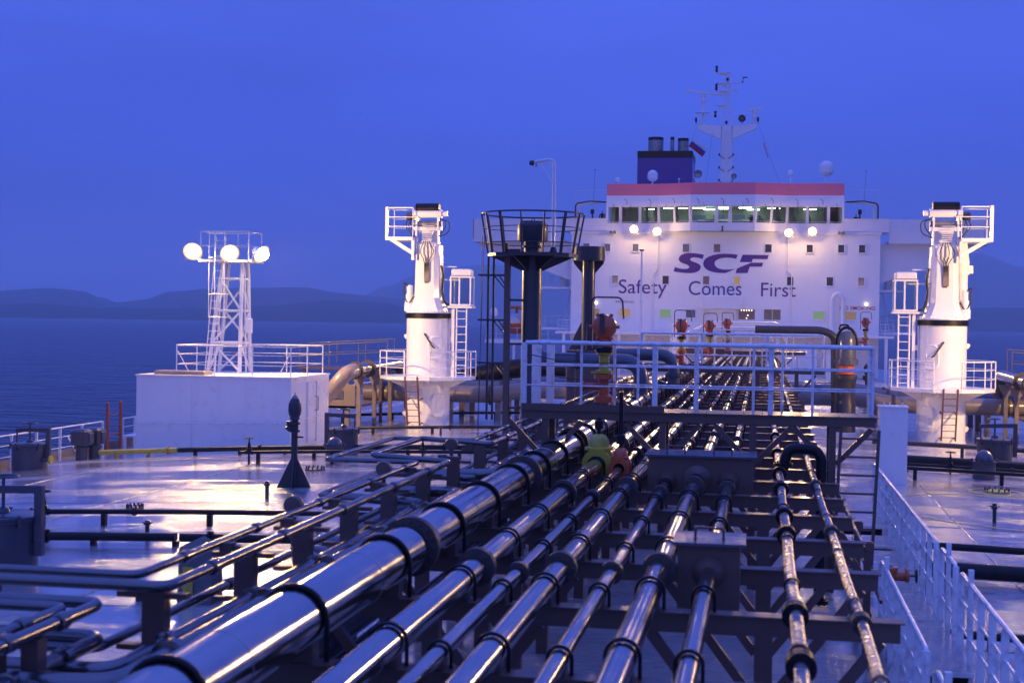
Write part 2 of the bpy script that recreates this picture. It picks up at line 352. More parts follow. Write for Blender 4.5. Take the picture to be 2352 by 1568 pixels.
for y in (20.2, 32.6, 44.9, 57.3, 69.7, 82.0, 94.4):
    m = MB(); m.path([(x, y, dz(x)+.003) for x in X], .009, 6); m.build('weld_seam', WELD, deck)
# yellow safety rings painted on the deck near the hatches
def deck_ring(cx, cy, r, w_, a0, a1, name='painted_line'):
    m = MB(); n = 40; vs = []
    for k in range(n+1):
        a = a0+(a1-a0)*k/n
        for q in (r-w_/2, r+w_/2): x, y = cx+q*math.cos(a), cy+q*math.sin(a); vs.append((x, y, dz(x)+.005))
    m._add(vs, [(2*k, 2*k+1, 2*k+3, 2*k+2) for k in range(n)]); m.build(name, YELLOW_LINE, deck)
deck_ring(9.6, 36.2, 3.4, .12, .1, 5.6)
deck_ring(9.6, 40.5, .75, .10, 0, 6.28)
HULLM = M_('dark_hull_paint', (.06, .05, .06), .4, var=.2)
m = MB()
for s in (-1, 1):
    m.quad((s*21.4, -12, dz(21.4)-.004), (s*21.4, 160, dz(21.4)-.004), (s*21.3, 160, SEA_Z-.5), (s*21.3, -12, SEA_Z-.5))
m.quad((-21.4, -12, dz(21.4)-.01), (21.4, -12, dz(21.4)-.01), (16, -14, SEA_Z-.5), (-16, -14, SEA_Z-.5))
m.quad((-21.4, 160, dz(21.4)-.01), (-21.4, 160, SEA_Z-.5), (21.4, 160, SEA_Z-.5), (21.4, 160, dz(21.4)-.01))
tag(m.build('hull', HULLM), "dark side plating of the ship's hull", kind='structure')
m = MB()
for s in (-1, 1): m.bbox(s*21.25-.02, s*21.25+.02, -10, 150, dz(21.25)-.05, dz(21.25)+.28)
tag(m.build('waterway_bar', BEIGE), 'low beige gutter bar along the deck edges', kind='structure')
# ================================================================== shared builders
def rail_parts(root, pts, h=1.05, mids=(.36, .71), spacing=1.5, rp=.022, rt=.024, rm=.015, mat=None, closed=False, posts=True, foot=None, top_bend=0, box_post=None):
    """guard rail along pts (floor level, world coords): top_rail, mid_rail, each post a mesh of its own"""
    mat = mat or WHITE_RAIL
    P = [Vector(p) for p in pts]; Q = P+[P[0]] if closed else P
    m = MB(); m.path([p+Vector((0, 0, h)) for p in P], rt, 8, closed=closed); m.build('top_rail', mat, root)
    for f in mids:
        m = MB(); m.path([p+Vector((0, 0, h*f)) for p in P], rm, 6, closed=closed); m.build('mid_rail', mat, root)
    if not posts: return
    m = MB()
    if box_post: m.bbox(-box_post[0]/2, box_post[0]/2, -box_post[1]/2, box_post[1]/2, 0, h-.01)
    else: m.tube((0, 0, 0), (0, 0, h-.01), rp, 8)
    me = m.mesh('post', mat); seen = []
    for a, b in zip(Q[:-1], Q[1:]):
        n = max(1, round((b-a).length/spacing))
        for k in range(n+1):
            p = a+(b-a)*(k/n)
            if any((p-q).length < .25 for q in seen): continue
            seen.append(p); inst('post', me, root, p)
def ladder_parts(root, a, b, width, n, side, mat, rs=.03, rr=.013, flat=None):
    """a: foot, b: top (world), side: unit vector across"""
    a, b, side = Vector(a), Vector(b), Vector(side)
    for s in (-.5, .5):
        m = MB()
        if flat: m.bar(a+side*width*s, b+side*width*s, flat[0], flat[1], up=side)
        else: m.tube(a+side*width*s, b+side*width*s, rs, 8)
        m.build('stringer', mat, root)
    m = MB(); m.tube(-side*width/2, side*width/2, rr, 6); me = m.mesh('rung', mat)
    for k in range(n): inst('rung', me, root, a+(b-a)*((k+.5)/n))
def flange_mesh(name, r, R, t, mat, axis=(0, 1, 0), bolts=12):
    m = MB(); m.lathe([(r*.9, -t), (R, -t), (R, -.008), (R*.93, -.004), (R*.93, .004), (R, .008), (R, t), (r*.9, t)], (0, 0, 0), axis, 24)
    ax = Vector(axis); up = Vector((0, 0, 1)) if abs(ax.z) < .9 else Vector((1, 0, 0)); x = ax.cross(up).normalized(); y = x.cross(ax)
    for k in range(bolts):
        a = 2*math.pi*k/bolts; c = (x*math.cos(a)+y*math.sin(a))*((r+R)/2)
        m.tube(c-ax*(t+.022), c+ax*(t+.022), (R-r)*.16+.004, 6)
    return m.mesh(name, mat)
HALO = E_('lamp_halo_glow', (1.0, .52, .20), 1.6)  # orange glow imitating the glare halo round a lamp
LENS = E_('lamp_glass_warm', (1.0, .78, .46), 50)
def floodlight(loc, aim, power, label, group, size=.42, spread=None, mount=None, beam=0):
    loc = Vector(loc); t = thing('floodlight', label, 'floodlight', loc, group); d = Vector(aim).normalized()
    q = d.to_track_quat('-Z', 'Y').to_matrix(); X, Y_, Z = q.col[0], q.col[1], q.col[2]
    m = MB(); s = size/2                                # round drum housing behind a domed glass
    m.lathe([(0, -.30), (s*.45, -.29), (s*.62, -.22), (s*.80, -.02), (s*.98, 0), (s*1.0, .05), (s*.9, .055)], loc, d, 24); m.build('housing', WHITE, t)
    m = MB(); m.lathe([(s*.93, 0)]+[(s*.93*math.cos(a), s*.80*math.sin(a)) for a in [k*math.pi/12 for k in range(1, 7)]], loc+d*.05, d, 24); m.build('lens', LENS, t)
    m = MB(); m.lathe([(s*.94, .052), (s*1.16, .10), (s*1.18, .10), (s*1.0, .045)], loc, d, 24); m.build('halo_ring', HALO, t)  # added glowing ring, stands in for the warm halo around the lens
    m = MB(); m.path([loc+X*s*1.06+d*0, loc+X*s*1.06-Y_*s*1.25, loc-X*s*1.06-Y_*s*1.25, loc-X*s*1.06], .014, 6)
    if mount is not None: m.bar(loc-Y_*s*1.25, Vector(mount), .05, .05)
    m.build('bracket', WHITE, t)
    ld = bpy.data.lights.new('floodlight_bulb', 'SPOT' if spread else 'POINT'); ld.energy = power; ld.color = WARM; ld.shadow_soft_size = .17
    if spread: ld.spot_size = rad(spread); ld.spot_blend = .5
    lo = bpy.data.objects.new('bulb', ld); COL.objects.link(lo); lo.parent = t; lo.location = d*(.12+s*.8); lo.rotation_euler = d.to_track_quat('-Z', 'Y').to_euler()
    if beam:                                             # the strong forward part of the light
        l2 = bpy.data.lights.new('floodlight_beam', 'SPOT'); l2.energy = beam; l2.color = WARM; l2.shadow_soft_size = .17; l2.spot_size = rad(130); l2.spot_blend = .6
        o2 = bpy.data.objects.new('beam', l2); COL.objects.link(o2); o2.parent = t; o2.location = d*(.12+s*.8); o2.rotation_euler = d.to_track_quat('-Z', 'Y').to_euler()
    return t

# ================================================================== ACCOMMODATION HOUSE (front at y = 125)
CL, HY = -0.3, 125.0
house = thing('ship_house', 'tall white ship accommodation block with lettering and red stripe along the roof', 'ship house', (CL, HY, 0))
m = MB(); m.bbox(CL-13.27, CL+13.27, HY, HY+16, -.2, 12.05); m.build('lower_block', WHITE_WALL, house)
m = MB(); m.bbox(CL-13.4, CL+13.4, HY-.12, HY+16.1, 12.053, 12.28); m.build('deck_ledge', WHITE_WALL, house)
# weld seams of the wall plating: low raised strips
for z in (3.7, 6.55, 9.4):
    m = MB(); m.bbox(CL-13.25, CL+13.25, HY-.012, HY-.002, z-.02, z+.02); m.build('plate_seam', WHITE_WALL, house)
for x in (-11.2, -8.3, 7.5, 10.2, -2.2, 2.8):
    m = MB(); m.bbox(x-.015, x+.015, HY-.010, HY-.003, .2, 12.0); m.build('plate_seam', WHITE_WALL, house)
for x in (-5.95, 5.25):                                  # drain pipes from the bridge deck
    m = MB(); m.path([(x, HY-.10, 12.2), (x, HY-.10, 8.9), (x-.35*(1 if x < 0 else -1), HY-.10, 8.7), (x-.35*(1 if x < 0 else -1), HY-.10, 3.5)], .05, 6, .12); m.build('drain_pipe', WHITE_WALL, house)
# wheelhouse: plan of the glazed front
PLAN = [(-10.5, 125.0), (-5.9, 125.0), (-3.1, 123.95), (2.4, 123.95), (5.1, 125.0), (9.9, 125.0)]
def strip(z0, z1, name, mat, o0=0, o1=0, thick=.12, x_only=None):
    m = MB()
    for k in range(len(PLAN)-1):
        (x0, y0), (x1, y1) = PLAN[k], PLAN[k+1]
        vs = [(x0, y0-o0, z0), (x1, y1-o0, z0), (x1, y1-o1, z1), (x0, y0-o1, z1), (x0, y0-o0+thick, z0), (x1, y1-o0+thick, z0), (x1, y1-o1+thick, z1), (x0, y0-o1+thick, z1)]
        m._add(vs, [(0, 1, 2, 3), (7, 6, 5, 4), (0, 4, 5, 1), (3, 2, 6, 7), (0, 3, 7, 4), (1, 5, 6, 2)])
    return m.build(name, mat, house)
WZ0, WZ1 = 13.02, 14.46
strip(12.285, WZ0, 'bridge_front_wall', WHITE_WALL)
strip(WZ1, 15.42, 'bridge_brow', WHITE_WALL, .22, .02)
strip(15.423, 16.45, 'red_stripe', BAND, .03, .03, .2)
# window openings: mullions + glass, the glass leaning outwards at the top
segs = [(0, [.02, .125, .34, .36, .66, .68, 1.0]), (1, [0, .5, 1]), (2, [0, .36, .64, 1]), (3, [0, .5, 1]), (4, [0, .32, .34, .70, .72, .90, .985])]
panes = []
for k, cuts in segs:
    (x0, y0), (x1, y1) = PLAN[k], PLAN[k+1]; d = Vector((x1-x0, y1-y0, 0)); Lg = d.length; d.normalize(); nrm = Vector((d.y, -d.x, 0))
    if k == 0: wins = [(.02, .25), (.285, .625), (.655, .985)]
    elif k == 4: wins = [(.015, .345), (.375, .715), (.745, .98)]
    else: wins = [(.03, .485), (.52, .975)]
    if k == 2: wins = [(.015, .39), (.42, .60), (.63, .985)]
    edges = [0]+[v for ab in wins for v in ab]+[1]
    for a, b in zip(edges[0::2], edges[1::2]):           # solid mullions between the openings
        if b-a < .002: continue
        A = Vector((x0, y0, 0))+d*Lg*a; B = Vector((x0, y0, 0))+d*Lg*b; m = MB()
        vs = []
        for off, z in ((0, WZ0), (.2, WZ1)):
            for q in (A, B): vs += [q+nrm*off+Vector((0, 0, z)), q+nrm*(off-.14)+Vector((0, 0, z))]
        m._add(vs, [(0, 2, 6, 4), (1, 5, 7, 3), (0, 4, 5, 1), (2, 3, 7, 6), (0, 1, 3, 2), (4, 6, 7, 5)]); m.build('mullion', WHITE_WALL, house)
    for (a, b) in wins:
        A = Vector((x0, y0, 0))+d*Lg*a; B = Vector((x0, y0, 0))+d*Lg*b; m = MB(); g = .035
        lo = lambda q, off, z: q+nrm*off+Vector((0, 0, z))
        C4 = [(A, WZ0, 0), (B, WZ0, 0), (B, WZ1, .2), (A, WZ1, .2)]
        # dark gasket frame
        pts = [lo(A+d*.03, -.02, WZ0+.03), lo(B-d*.03, -.02, WZ0+.03), lo(B-d*.03, .18, WZ1-.03), lo(A+d*.03, .18, WZ1-.03)]
        fr = MB(); fr.path(fillet(pts+[pts[0]], .08, 3)[1:], .035, 4, closed=False); wf = fr.build('window', WHITE_WALL, house)
        m.quad(lo(A, -.05, WZ0), lo(B, -.05, WZ0), lo(B, .15, WZ1), lo(A, .15, WZ1)); m.build('pane', PANE, wf)
        panes.append((A+B)/2)
        w_ = MB(); c_ = (A+B)/2; w_.path([lo(c_, .30, WZ1+.25), lo(c_+d*.06, .32, WZ1+.02), lo(c_, .12, WZ0+.75)], .014, 5); w_.build('wiper', BLACK, wf)
# rail with brackets running above the windows, and grab rail below
m = MB(); pl = [(x, y-.34, 14.62) for x, y in PLAN]; pl[0] = (-9.4, 124.66, 14.62); pl[-1] = (8.6, 124.66, 14.62); m.path(pl, .02, 6); m.build('window_wash_pipe', WHITE_WALL, house)
for k in range(9):
    x = -8.7+k*2.1; y = 124.62 if abs(x+.35) > 4.6 else 123.7
    m = MB(); m.path([(x, y, 14.6), (x+.03, y-.05, 14.85), (x-.12, y-.05, 15.05), (x-.22, y, 15.08)], .022, 5); m.build('swan_neck', DARK, house)
m = MB(); m.path([(x, y-.12, 13.12) for x, y in PLAN], .018, 6); m.build('grab_rail', WHITE_WALL, house)
# roof, sides and back of the wheelhouse
m = MB(); m.prism([(-10.5, 125.06), (-5.9, 125.06), (-3.1, 124.02), (2.4, 124.02), (5.1, 125.06), (9.9, 125.06), (9.9, 136), (-10.5, 136)], (0, 0, 15.0), (1, 0, 0), (0, 1, 0), (0, 0, .38)); m.build('wheelhouse_roof', WHITE_WALL, house)
m = MB()
for x in (-10.5, 9.78): m.bbox(x, x+.12, 127.6, 136, 12.285, 15.0)
m.bbox(-10.5, 9.9, 135.9, 136.0, 12.285, 15.0); m.build('wheelhouse_side', WHITE_WALL, house)
m = MB()
for x in (-10.5, 9.78): m.bbox(x, x+.12, 125.12, 136, 15.385, 16.44)
m.build('roof_bulwark', BAND, house)
ROOMW = M_('wheelhouse_lining', (.22, .235, .21), .6, var=.2); ROOMC = M_('wheelhouse_ceiling', (.28, .30, .29), .7, var=.05)
m = MB(); m.bbox(-9.6, 9.1, 131.2, 131.3, 12.285, 15.0); m.build('wheelhouse_back_wall', ROOMW, house)
m = MB(); m.bbox(-9.7, 9.2, 125.15, 131.2, 14.86, 14.99); m.build('wheelhouse_ceiling', ROOMC, house)
CONS = M_('console_grey', (.06, .065, .07), .5)
for (x0, x1, y0, h) in ((-4.6, -3.4, 126.4, .95), (-2.6, 1.9, 126.2, 1.0), (2.6, 4.4, 126.6, .95), (-7.4, -6.2, 127.0, .9), (6.0, 7.6, 127.0, .9)):
    m = MB(); m.prism([(0, 0), (1.1, 0), (1.1, h+.22), (.75, h+.22), (0, h)], (x0, y0, 12.285), (0, 1, 0), (0, 0, 1), (x1-x0, 0, 0)); m.build('console', CONS, house)
SKYWIN = M_('aft_window_glass', (.10, .16, .34), .1, var=.1, coat=1)
for x in (-2.6, -.9, .9, 2.3): m = MB(); m.bbox(x-.55, x+.55, 131.15, 131.19, 13.45, 14.2); m.build('aft_window', SKYWIN, house)
CURT = M_('folded_curtain', (.33, .30, .24), .8, var=.3, vscale=2, stretch=(8, 1, .1))
for x in (-8.6, -7.0, -6.2, 5.6, 6.9, 8.4, -4.4, 4.3): m = MB(); m.path([(x+.09*math.sin(k*2.1), 125.75+.05*math.cos(k*2.1), z) for k, z in enumerate((13.0, 13.4, 13.9, 14.45))], .16, 8); m.build('curtain', CURT, house)
TUBE = E_('fluorescent_tube', (.80, 1.0, .84), 15)
me = MB().bbox(-.55, .55, -.07, .07, 0, .06).mesh('ceiling_lamp', TUBE)
for x, y in ((-7.0, 130.2), (-5.2, 129.0), (-4.2, 129.0), (-2.6, 128.6), (-1.7, 130.4), (-.3, 128.2), (-.3, 129.4), (1.5, 128.4), (2.2, 130.5), (4.0, 129.0), (7.2, 130.2)): inst('ceiling_lamp', me, house, (x, y, 14.60))
# bridge wings
for s in (-1, 1):
    xi, xo = CL+s*10.25, CL+s*22.3; x0, x1 = min(xi, xo), max(xi, xo)
    m = MB(); xa, xb = sorted((CL+s*10.22, CL+s*14.0)); m.bbox(xa, xb, 124.95, 129.0, 12.30, 12.42); m.bbox(xa, xb, 124.93, 125.03, 12.42, 13.36); m.bbox(xa, xb, 124.86, 125.10, 13.36, 13.42); m.build('wing_bulwark', WHITE_WALL, house)
    m = MB(); xa, xb = sorted((CL+s*14.0, CL+s*22.3)); m.bbox(xa, xb, 125.6, 129.2, 11.35, 11.55); m.bbox(xa, xb, 125.5, 125.62, 11.35, 13.4); m.bbox(xo-.06, xo+.06, 125.5, 129.2, 11.55, 13.4); m.build('bridge_wing', WHITE_WALL, house)
    m = MB(); m.prism([(0, 7.9), (8.6, 11.0), (8.6, 11.35), (0, 11.35)], (CL+s*13.25, 126.4, 0), (s, 0, 0), (0, 0, 1), (0, .25, 0)); m.build('wing_bracket', WHITE_WALL, house)
    m = MB(); xg = CL+s*13.0; m.path([(xg, 126.2, 13.4), (xg, 126.2, 14.75), (CL+s*10.3, 126.2, 15.0)], .11, 8, .25); m.build('cable_arch', WHITE_WALL, house)
    m = MB(); m.path([(xg+s*.12, 126.0, 13.45), (xg+s*.1, 126.0, 14.8), (CL+s*11.9, 126.0, 15.02), (CL+s*10.4, 126.0, 14.95)], .06, 6, .3); m.build('cable', BLACK, house)
    m = MB(); m.bev((xg-s*.1, 126.3, 13.85), (.55, .3, .9), .04); m.build('wing_console', WHITE_WALL, house)
    m = MB(); m.tube((CL+s*11.6, 126.2, 13.1), (CL+s*11.6, 126.2, 13.95), .07, 8); m.box((CL+s*11.6, 126.15, 14.1), (.3, .25, .4)); m.build('repeater_stand', BLACK, house)
    rail_parts(house, [(CL+s*13.2, 126.6, 15.0), (CL+s*10.3, 126.6, 15.05)], 1.0, (.5,), 1.4)
    # lower side platforms and stairs beside the house
    xa, xb = sorted((CL+s*13.3, CL+s*16.4)); m = MB(); m.bbox(xa, xb, 126, 131, 3.55, 3.75); m.build('side_platform', WHITE_WALL, house)
    rail_parts(house, [(CL+s*13.35, 126.1, 3.75), (CL+s*16.3, 126.1, 3.75), (CL+s*16.3, 130.8, 3.75)], 1.05, (.5,), .55, .018, .02, .014)
    m = MB(); m.bbox(xa, xb-(1.0 if s > 0 else 0), 126.6, 130, 7.2, 7.4); m.build('side_platform', WHITE_WALL, house)
    rail_parts(house, [(CL+s*13.35, 126.7, 7.4), (CL+s*15.6, 126.7, 7.4), (CL+s*15.6, 129.8, 7.4)], 1.05, (.5,), .75, .018, .02, .014)
    m = MB(); m.lathe([(0, 7.4), (.42, 7.4), (.42, 8.2), (.5, 8.25), (.45, 8.6), (0, 8.7)], (CL+s*14.3, 128.4, 0), n=14); m.tube((CL+s*14.3, 128.4, 8.7), (CL+s*14.3, 128.4, 9.0), .05, 6); m.build('mushroom_vent', WHITE_WALL, house)
    ladder_parts(house, (CL+s*14.0, 126.9, 3.75), (CL+s*13.6, 130.0, 7.3), .8, 13, (0.8*s, -.1, 0), WHITE_WALL, .05, .03)
# cabin windows in three rows
WARMPANE = E_('lit_cabin_window', (1.0, .62, .36), .34); GREENPANE = E_('lit_green_window', (.52, .78, .56), .34); DIMPANE = E_('dim_cabin_window', (.80, .55, .45), .28)
def cabin(x, z, w_, h, mat, extra=None, proud=False):
    fr = MB(); e = .05
    P0 = [(-w_/2, -h/2), (w_/2, -h/2), (w_/2, h/2), (-w_/2, h/2)]
    a = [Vector((x+p[0], HY-.05, z+p[1])) for p in P0]
    if proud:
        for i in range(4): fr.bar(a[i], a[(i+1) % 4], .09, .09, up=(0, 1, 0))
    else:
        for i in range(4): fr.bar(a[i]+Vector((0, .02, 0)), a[(i+1) % 4]+Vector((0, .02, 0)), .05, .05, up=(0, 1, 0))
    wf = fr.build('window', WHITE_WALL, house)
    m = MB(); m.bbox(x-w_/2+.01, x+w_/2-.01, HY-.028, HY-.014, z-h/2+.01, z+h/2-.01); m.build('pane', mat, wf)
    if extra == 'split':
        m = MB(); m.bbox(x-.03, x+.03, HY-.045, HY-.029, z-h/2+.02, z+h/2-.02); m.build('curtain_gap', GREENPANE if mat is PANE_TAN else DIMPANE, wf)
    if extra == 'lights':
        for k in range(7): m = MB(); zz = z+h/2-.12 if k < 5 else z-h/2+.15+.25*(k-5); xx = x-.45+.22*k if k < 5 else x+.1*(k-5); m.lathe([(.05, 0), (.045, .02), (0, .03)], (xx, HY-.03, zz), (0, -1, 0), 8); m.build('hanging_lamp', TUBE_W, wf)
TUBE_W = E_('cabin_lamp', (1, .85, .55), 4)
for x, mt, pr in ((-12.25, PANE_GREY, 0), (-10.4, PANE_GREY, 1), (-7.9, PANE_GREY, 1), (-3.5, PANE_GREY, 0), (-.82, PANE_TAN, 0), (3.58, PANE_DARK, 0), (7.08, PANE_DARK, 1), (9.72, PANE_DARK, 1), (11.46, PANE_DARK, 1)): cabin(x, 10.86, .6, .74, mt, None, pr)
for x, mt, pr in ((-9.66, PANE_GREY, 1), (-5.22, PANE_DARK, 0), (-1.71, PANE_TAN, 0), (.95, WARMPANE, 1), (5.48, PANE_DARK, 0), (8.82, PANE_DARK, 0), (11.43, PANE_GREY, 1)): cabin(x, 8.06, .58, .76, mt, None, pr)
for x, w_, mt, ex in ((-11.42, .85, DIMPANE, None), (-8.76, .98, WARMPANE, None), (-5.21, 1.0, GREENPANE, None), (-3.0, .85, PANE_GREY, None), (1.82, 1.45, PANE_TAN, 'lights'), (4.01, 1.45, PANE_TAN, 'split'), (7.95, 1.0, GREENPANE, None), (10.58, 1.0, DIMPANE, None)): cabin(x, 5.14, w_, .72 if w_ < 1.2 else .95, mt, ex)
# lettering (flat paint on the wall)
def letters(body, x0, z0, height, width, mat, bold=0., name='lettering'):
    cu = bpy.data.curves.new(name, 'FONT'); cu.body = body; cu.size = 1; cu.offset = bold; cu.extrude = 0; cu.resolution_u = 6
    o = bpy.data.objects.new(name, cu); COL.objects.link(o); bpy.context.view_layer.update()
    me = bpy.data.meshes.new_from_object(o.evaluated_get(bpy.context.evaluated_depsgraph_get())); bpy.data.objects.remove(o); me.name = name
    xs = [v.co.x for v in me.vertices]; 
    capz = .695; sx = width/(max(xs)-min(xs)); mn = min(xs)
    for v in me.vertices: v.co = Vector((x0+(v.co.x-mn)*sx, HY-.016, z0+v.co.y*height/capz)) - wloc(house)
    me.materials.clear(); me.materials.append(mat); ob = bpy.data.objects.new(name, me); COL.objects.link(ob); ob.parent = house; return ob
letters('Safety', -9.32, 6.86, 1.22, 4.2, LETTER); letters('Comes', -3.20, 6.78, 1.22, 4.55, LETTER); letters('First', 3.02, 6.72, 1.20, 2.95, LETTER)
letters('IMO 9305568', -9.58, 6.02, .17, 1.60, LETTER); letters('NO SMOKING', 9.70, 5.66, .30, 2.93, REDLETTER, .012)
# three large slanted capitals drawn as outlines (pixel outline of a 2352x692 enlargement of the wall)
def bez(p0, p1, p2, p3, n=8): return [tuple((1-t)**3*p0[i]+3*(1-t)**2*t*p1[i]+3*(1-t)*t*t*p2[i]+t**3*p3[i] for i in (0, 1)) for t in [k/n for k in range(1, n+1)]]
Sg = [(160, 517), (190, 430)]+bez((190, 430), (290, 475), (480, 490), (482, 430))+bez((482, 430), (482, 360), (265, 370), (265, 265))+bez((265, 265), (275, 120), (570, 130), (778, 183))+[(748, 270)]+bez((748, 270), (620, 215), (490, 225), (495, 280))+bez((495, 280), (520, 340), (720, 330), (714, 440))+bez((714, 440), (690, 580), (420, 570), (160, 517))
Cg = [(1460, 180), (1432, 265)]+bez((1432, 265), (1250, 210), (990, 240), (990, 362))+bez((990, 362), (1010, 480), (1180, 505), (1420, 465))+[(1215, 551)]+bez((1215, 551), (960, 560), (770, 500), (762, 365))+bez((762, 365), (760, 200), (1060, 120), (1460, 180))
Fg = [(1560, 180), (2092, 187), (2064, 272), (1768, 268), (1746, 332), (1504, 330)]
Fg2 = [(1732, 342), (1980, 342), (1952, 424), (1708, 422), (1660, 552), (1418, 552), (1448, 460)]
for poly in (Sg, Cg, Fg, Fg2):
    bm = bmesh.new(); vs = []
    pts = []
    for p in poly:
        if not pts or (Vector(p)-Vector(pts[-1])).length > 2: pts.append(p)
    if (Vector(pts[0])-Vector(pts[-1])).length < 3: pts.pop()
    for (a, b) in pts:
        q = at_y((1950+a/6.918)*.784, (720+b/6.918)*.784, HY-.016); vs.append(bm.verts.new(q-wloc(house)))
    from mathutils.geometry import tessellate_polygon
    for tri in tessellate_polygon([[v.co for v in vs]]):
        try: bm.faces.new([vs[q] for q in tri])
        except ValueError: pass
    for f in bm.faces:
        f.normal_update()
        if f.normal.y > 0: f.normal_flip()
    me = bpy.data.meshes.new('logo_letter'); bm.to_mesh(me); bm.free(); me.materials.append(LETTER); o = bpy.data.objects.new('logo_letter', me); COL.objects.link(o); o.parent = house
# balcony-like store box, trunks, pipes and lamps low on the front wall
m = MB(); m.bev((-.35, 124.3, 6.15), (3.55, 1.3, 1.15), .05); m.build('vent_casing', WHITE_WALL, house)
m = MB(); m.bbox(-1.5, .9, 124.5, 124.99, 4.1, 5.55); m.build('vent_trunk', WHITE_WALL, house)
m = MB(); m.path([(9.0, 124.2, 3.4), (9.0, 124.2, 6.6), (9.45, 124.2, 7.1), (9.9, 124.2, 6.6), (9.9, 124.2, 4.4)], .20, 12, .5); m.build('gooseneck_vent', WHITE_WALL, house)
m = MB(); m.path([(9.95, 124.4, 6.5), (10.1, 124.4, 3.4)], .10, 10); m.build('drain_pipe', WHITE_WALL, house)
m = MB(); m.bbox(-14.5, 14.0, 122.2, 125.0, 3.25, 3.45); m.build('front_gallery', WHITE_WALL, house)
rail_parts(house, [(-14.3, 122.3, 3.45), (-9, 122.3, 3.45)], 1.0, (.5,), .8, .018, .02, .014); rail_parts(house, [(10.4, 122.3, 3.45), (14.0, 122.3, 3.45)], 1.0, (.5,), .8, .018, .02, .014)
for x in (-13.8, -9, -4.5, 4.5, 9, 13.4): m = MB(); m.bbox(x-.12, x+.12, 122.4, 122.64, -.4, 3.25); m.build('gallery_post', WHITE_WALL, house)
for x, z in ((-11.3, 6.0), (11.9, 6.15)):
    m = MB(); m.lathe([(.09, 0), (.10, .06), (.04, .16), (0, .17)], (x, 124.98, z), (0, -1, 0), 10); m.build('bulkhead_lamp', E_('bulkhead_lamp_glass', (1, .8, .5), 9), house)
for x in (-9.9, 9.7):                                    # pair of unlit searchlights on the ledge
    m = MB(); 
    for q in (-.16, .16): m.lathe([(0, -.12), (.12, -.10), (.15, .12), (.12, .13), (0, .06)], (x+q, 124.6, 12.2), (0, -1, -.3), 12)
    m.bar((x, 124.6, 12.2), (x, 124.95, 11.9), .05); m.build('unlit_spotlight', SOOT, house)
m = MB(); m.lathe([(.08, -.25), (.1, -.2), (.06, .1), (.1, .2), (0, .3)], (-.35, 123.7, 12.45), n=10); m.build('pendant_lamp', DARK, house)

HOUSE_LAMPS = [(-7.97, 12.42, 'leftmost lit floodlight under the bridge windows'), (-5.96, 12.24, 'lit floodlight left of the lettering, second from the left on the house'), (5.28, 12.16, 'lit floodlight right of the lettering, third from the left on the house'), (7.25, 12.28, 'rightmost lit floodlight under the bridge windows')]
for x, z, lab in HOUSE_LAMPS:
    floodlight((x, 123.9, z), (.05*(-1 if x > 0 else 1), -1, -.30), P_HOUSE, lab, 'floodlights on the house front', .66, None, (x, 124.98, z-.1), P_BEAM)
# ================================================================== ON THE HOUSE ROOF
fun = thing('funnel', 'navy blue ship funnel with black top and three steel exhaust pipes', 'funnel', (-6.3, 140, 16.0))
m = MB(); m.bev((-6.3, 140, 17.85), (5.25, 6, 4.6), .06); m.build('casing', NAVY, fun)
m = MB(); m.bev((-6.3, 140, 20.46), (5.28, 6.04, .62), .05); m.build('black_top', BLACK, fun)
for x, y, r, h in ((-7.3, 138.6, .74, 1.45), (-5.68, 138.2, .19, 1.45), (-4.65, 138.6, .53, 1.35)):
    m = MB(); m.lathe([(r, 20.7), (r, 20.77+h), (r*.9, 20.77+h), (r*.88, 20.9)], (x, y, 0), n=24); e = m.build('exhaust_pipe', SOOT, fun)
    m = MB(); m.lathe([(r*1.005, 20.77+h-.28), (r*1.012, 20.77+h+.01), (r*.86, 20.77+h+.012)], (x, y, 0), n=24); m.build('sooty_rim', BLACK, e)

mast = thing('radar_mast', 'white lattice radar mast with crosstree and navigation lights on the wheelhouse roof', 'mast', (-.3, 131, 15.38))
MX, MY = -.3, 131.0
m = MB(); m.lathe([(.60, 15.3), (.58, 19.0), (.55, 22.2), (0, 22.25)], (MX, MY, 0), n=8, smooth=False); m.build('mast_trunk', WHITE_WALL, mast)
for s in (-1, 1):
    m = MB(); m.prism([(.5, 22.25), (2.75, 22.4), (2.55, 21.95), (.5, 21.05)], (MX, MY-.25, 0), (s, 0, 0), (0, 0, 1), (0, .5, 0)); m.build('crosstree', WHITE_WALL, mast)
    rail_parts(mast, [(MX+s*.6, MY-.4, 22.4), (MX+s*2.6, MY-.4, 22.5)], .9, (.5,), 1.0, .012, .014, .01, mat=WHITE_WALL)
    m = MB(); m.tube((MX+s*2.78, MY-.3, 22.4), (MX+s*2.78, MY-.3, 22.62), .03, 6); m.lathe([(.10, 22.62), (.10, 22.95), (.05, 23.0), (0, 23.0)], (MX+s*2.78, MY-.3, 0), n=10); m.build('side_light', BLACK, mast)
for x, y in ((-.45, -.3), (.45, -.3), (.45, .3), (-.45, .3)):       # lattice legs
    m = MB(); m.tube((MX+x, MY+y, 22.2), (MX+x*.55, MY+y*.55, 26.6), .035, 6); m.build('lattice_leg', WHITE_WALL, mast)
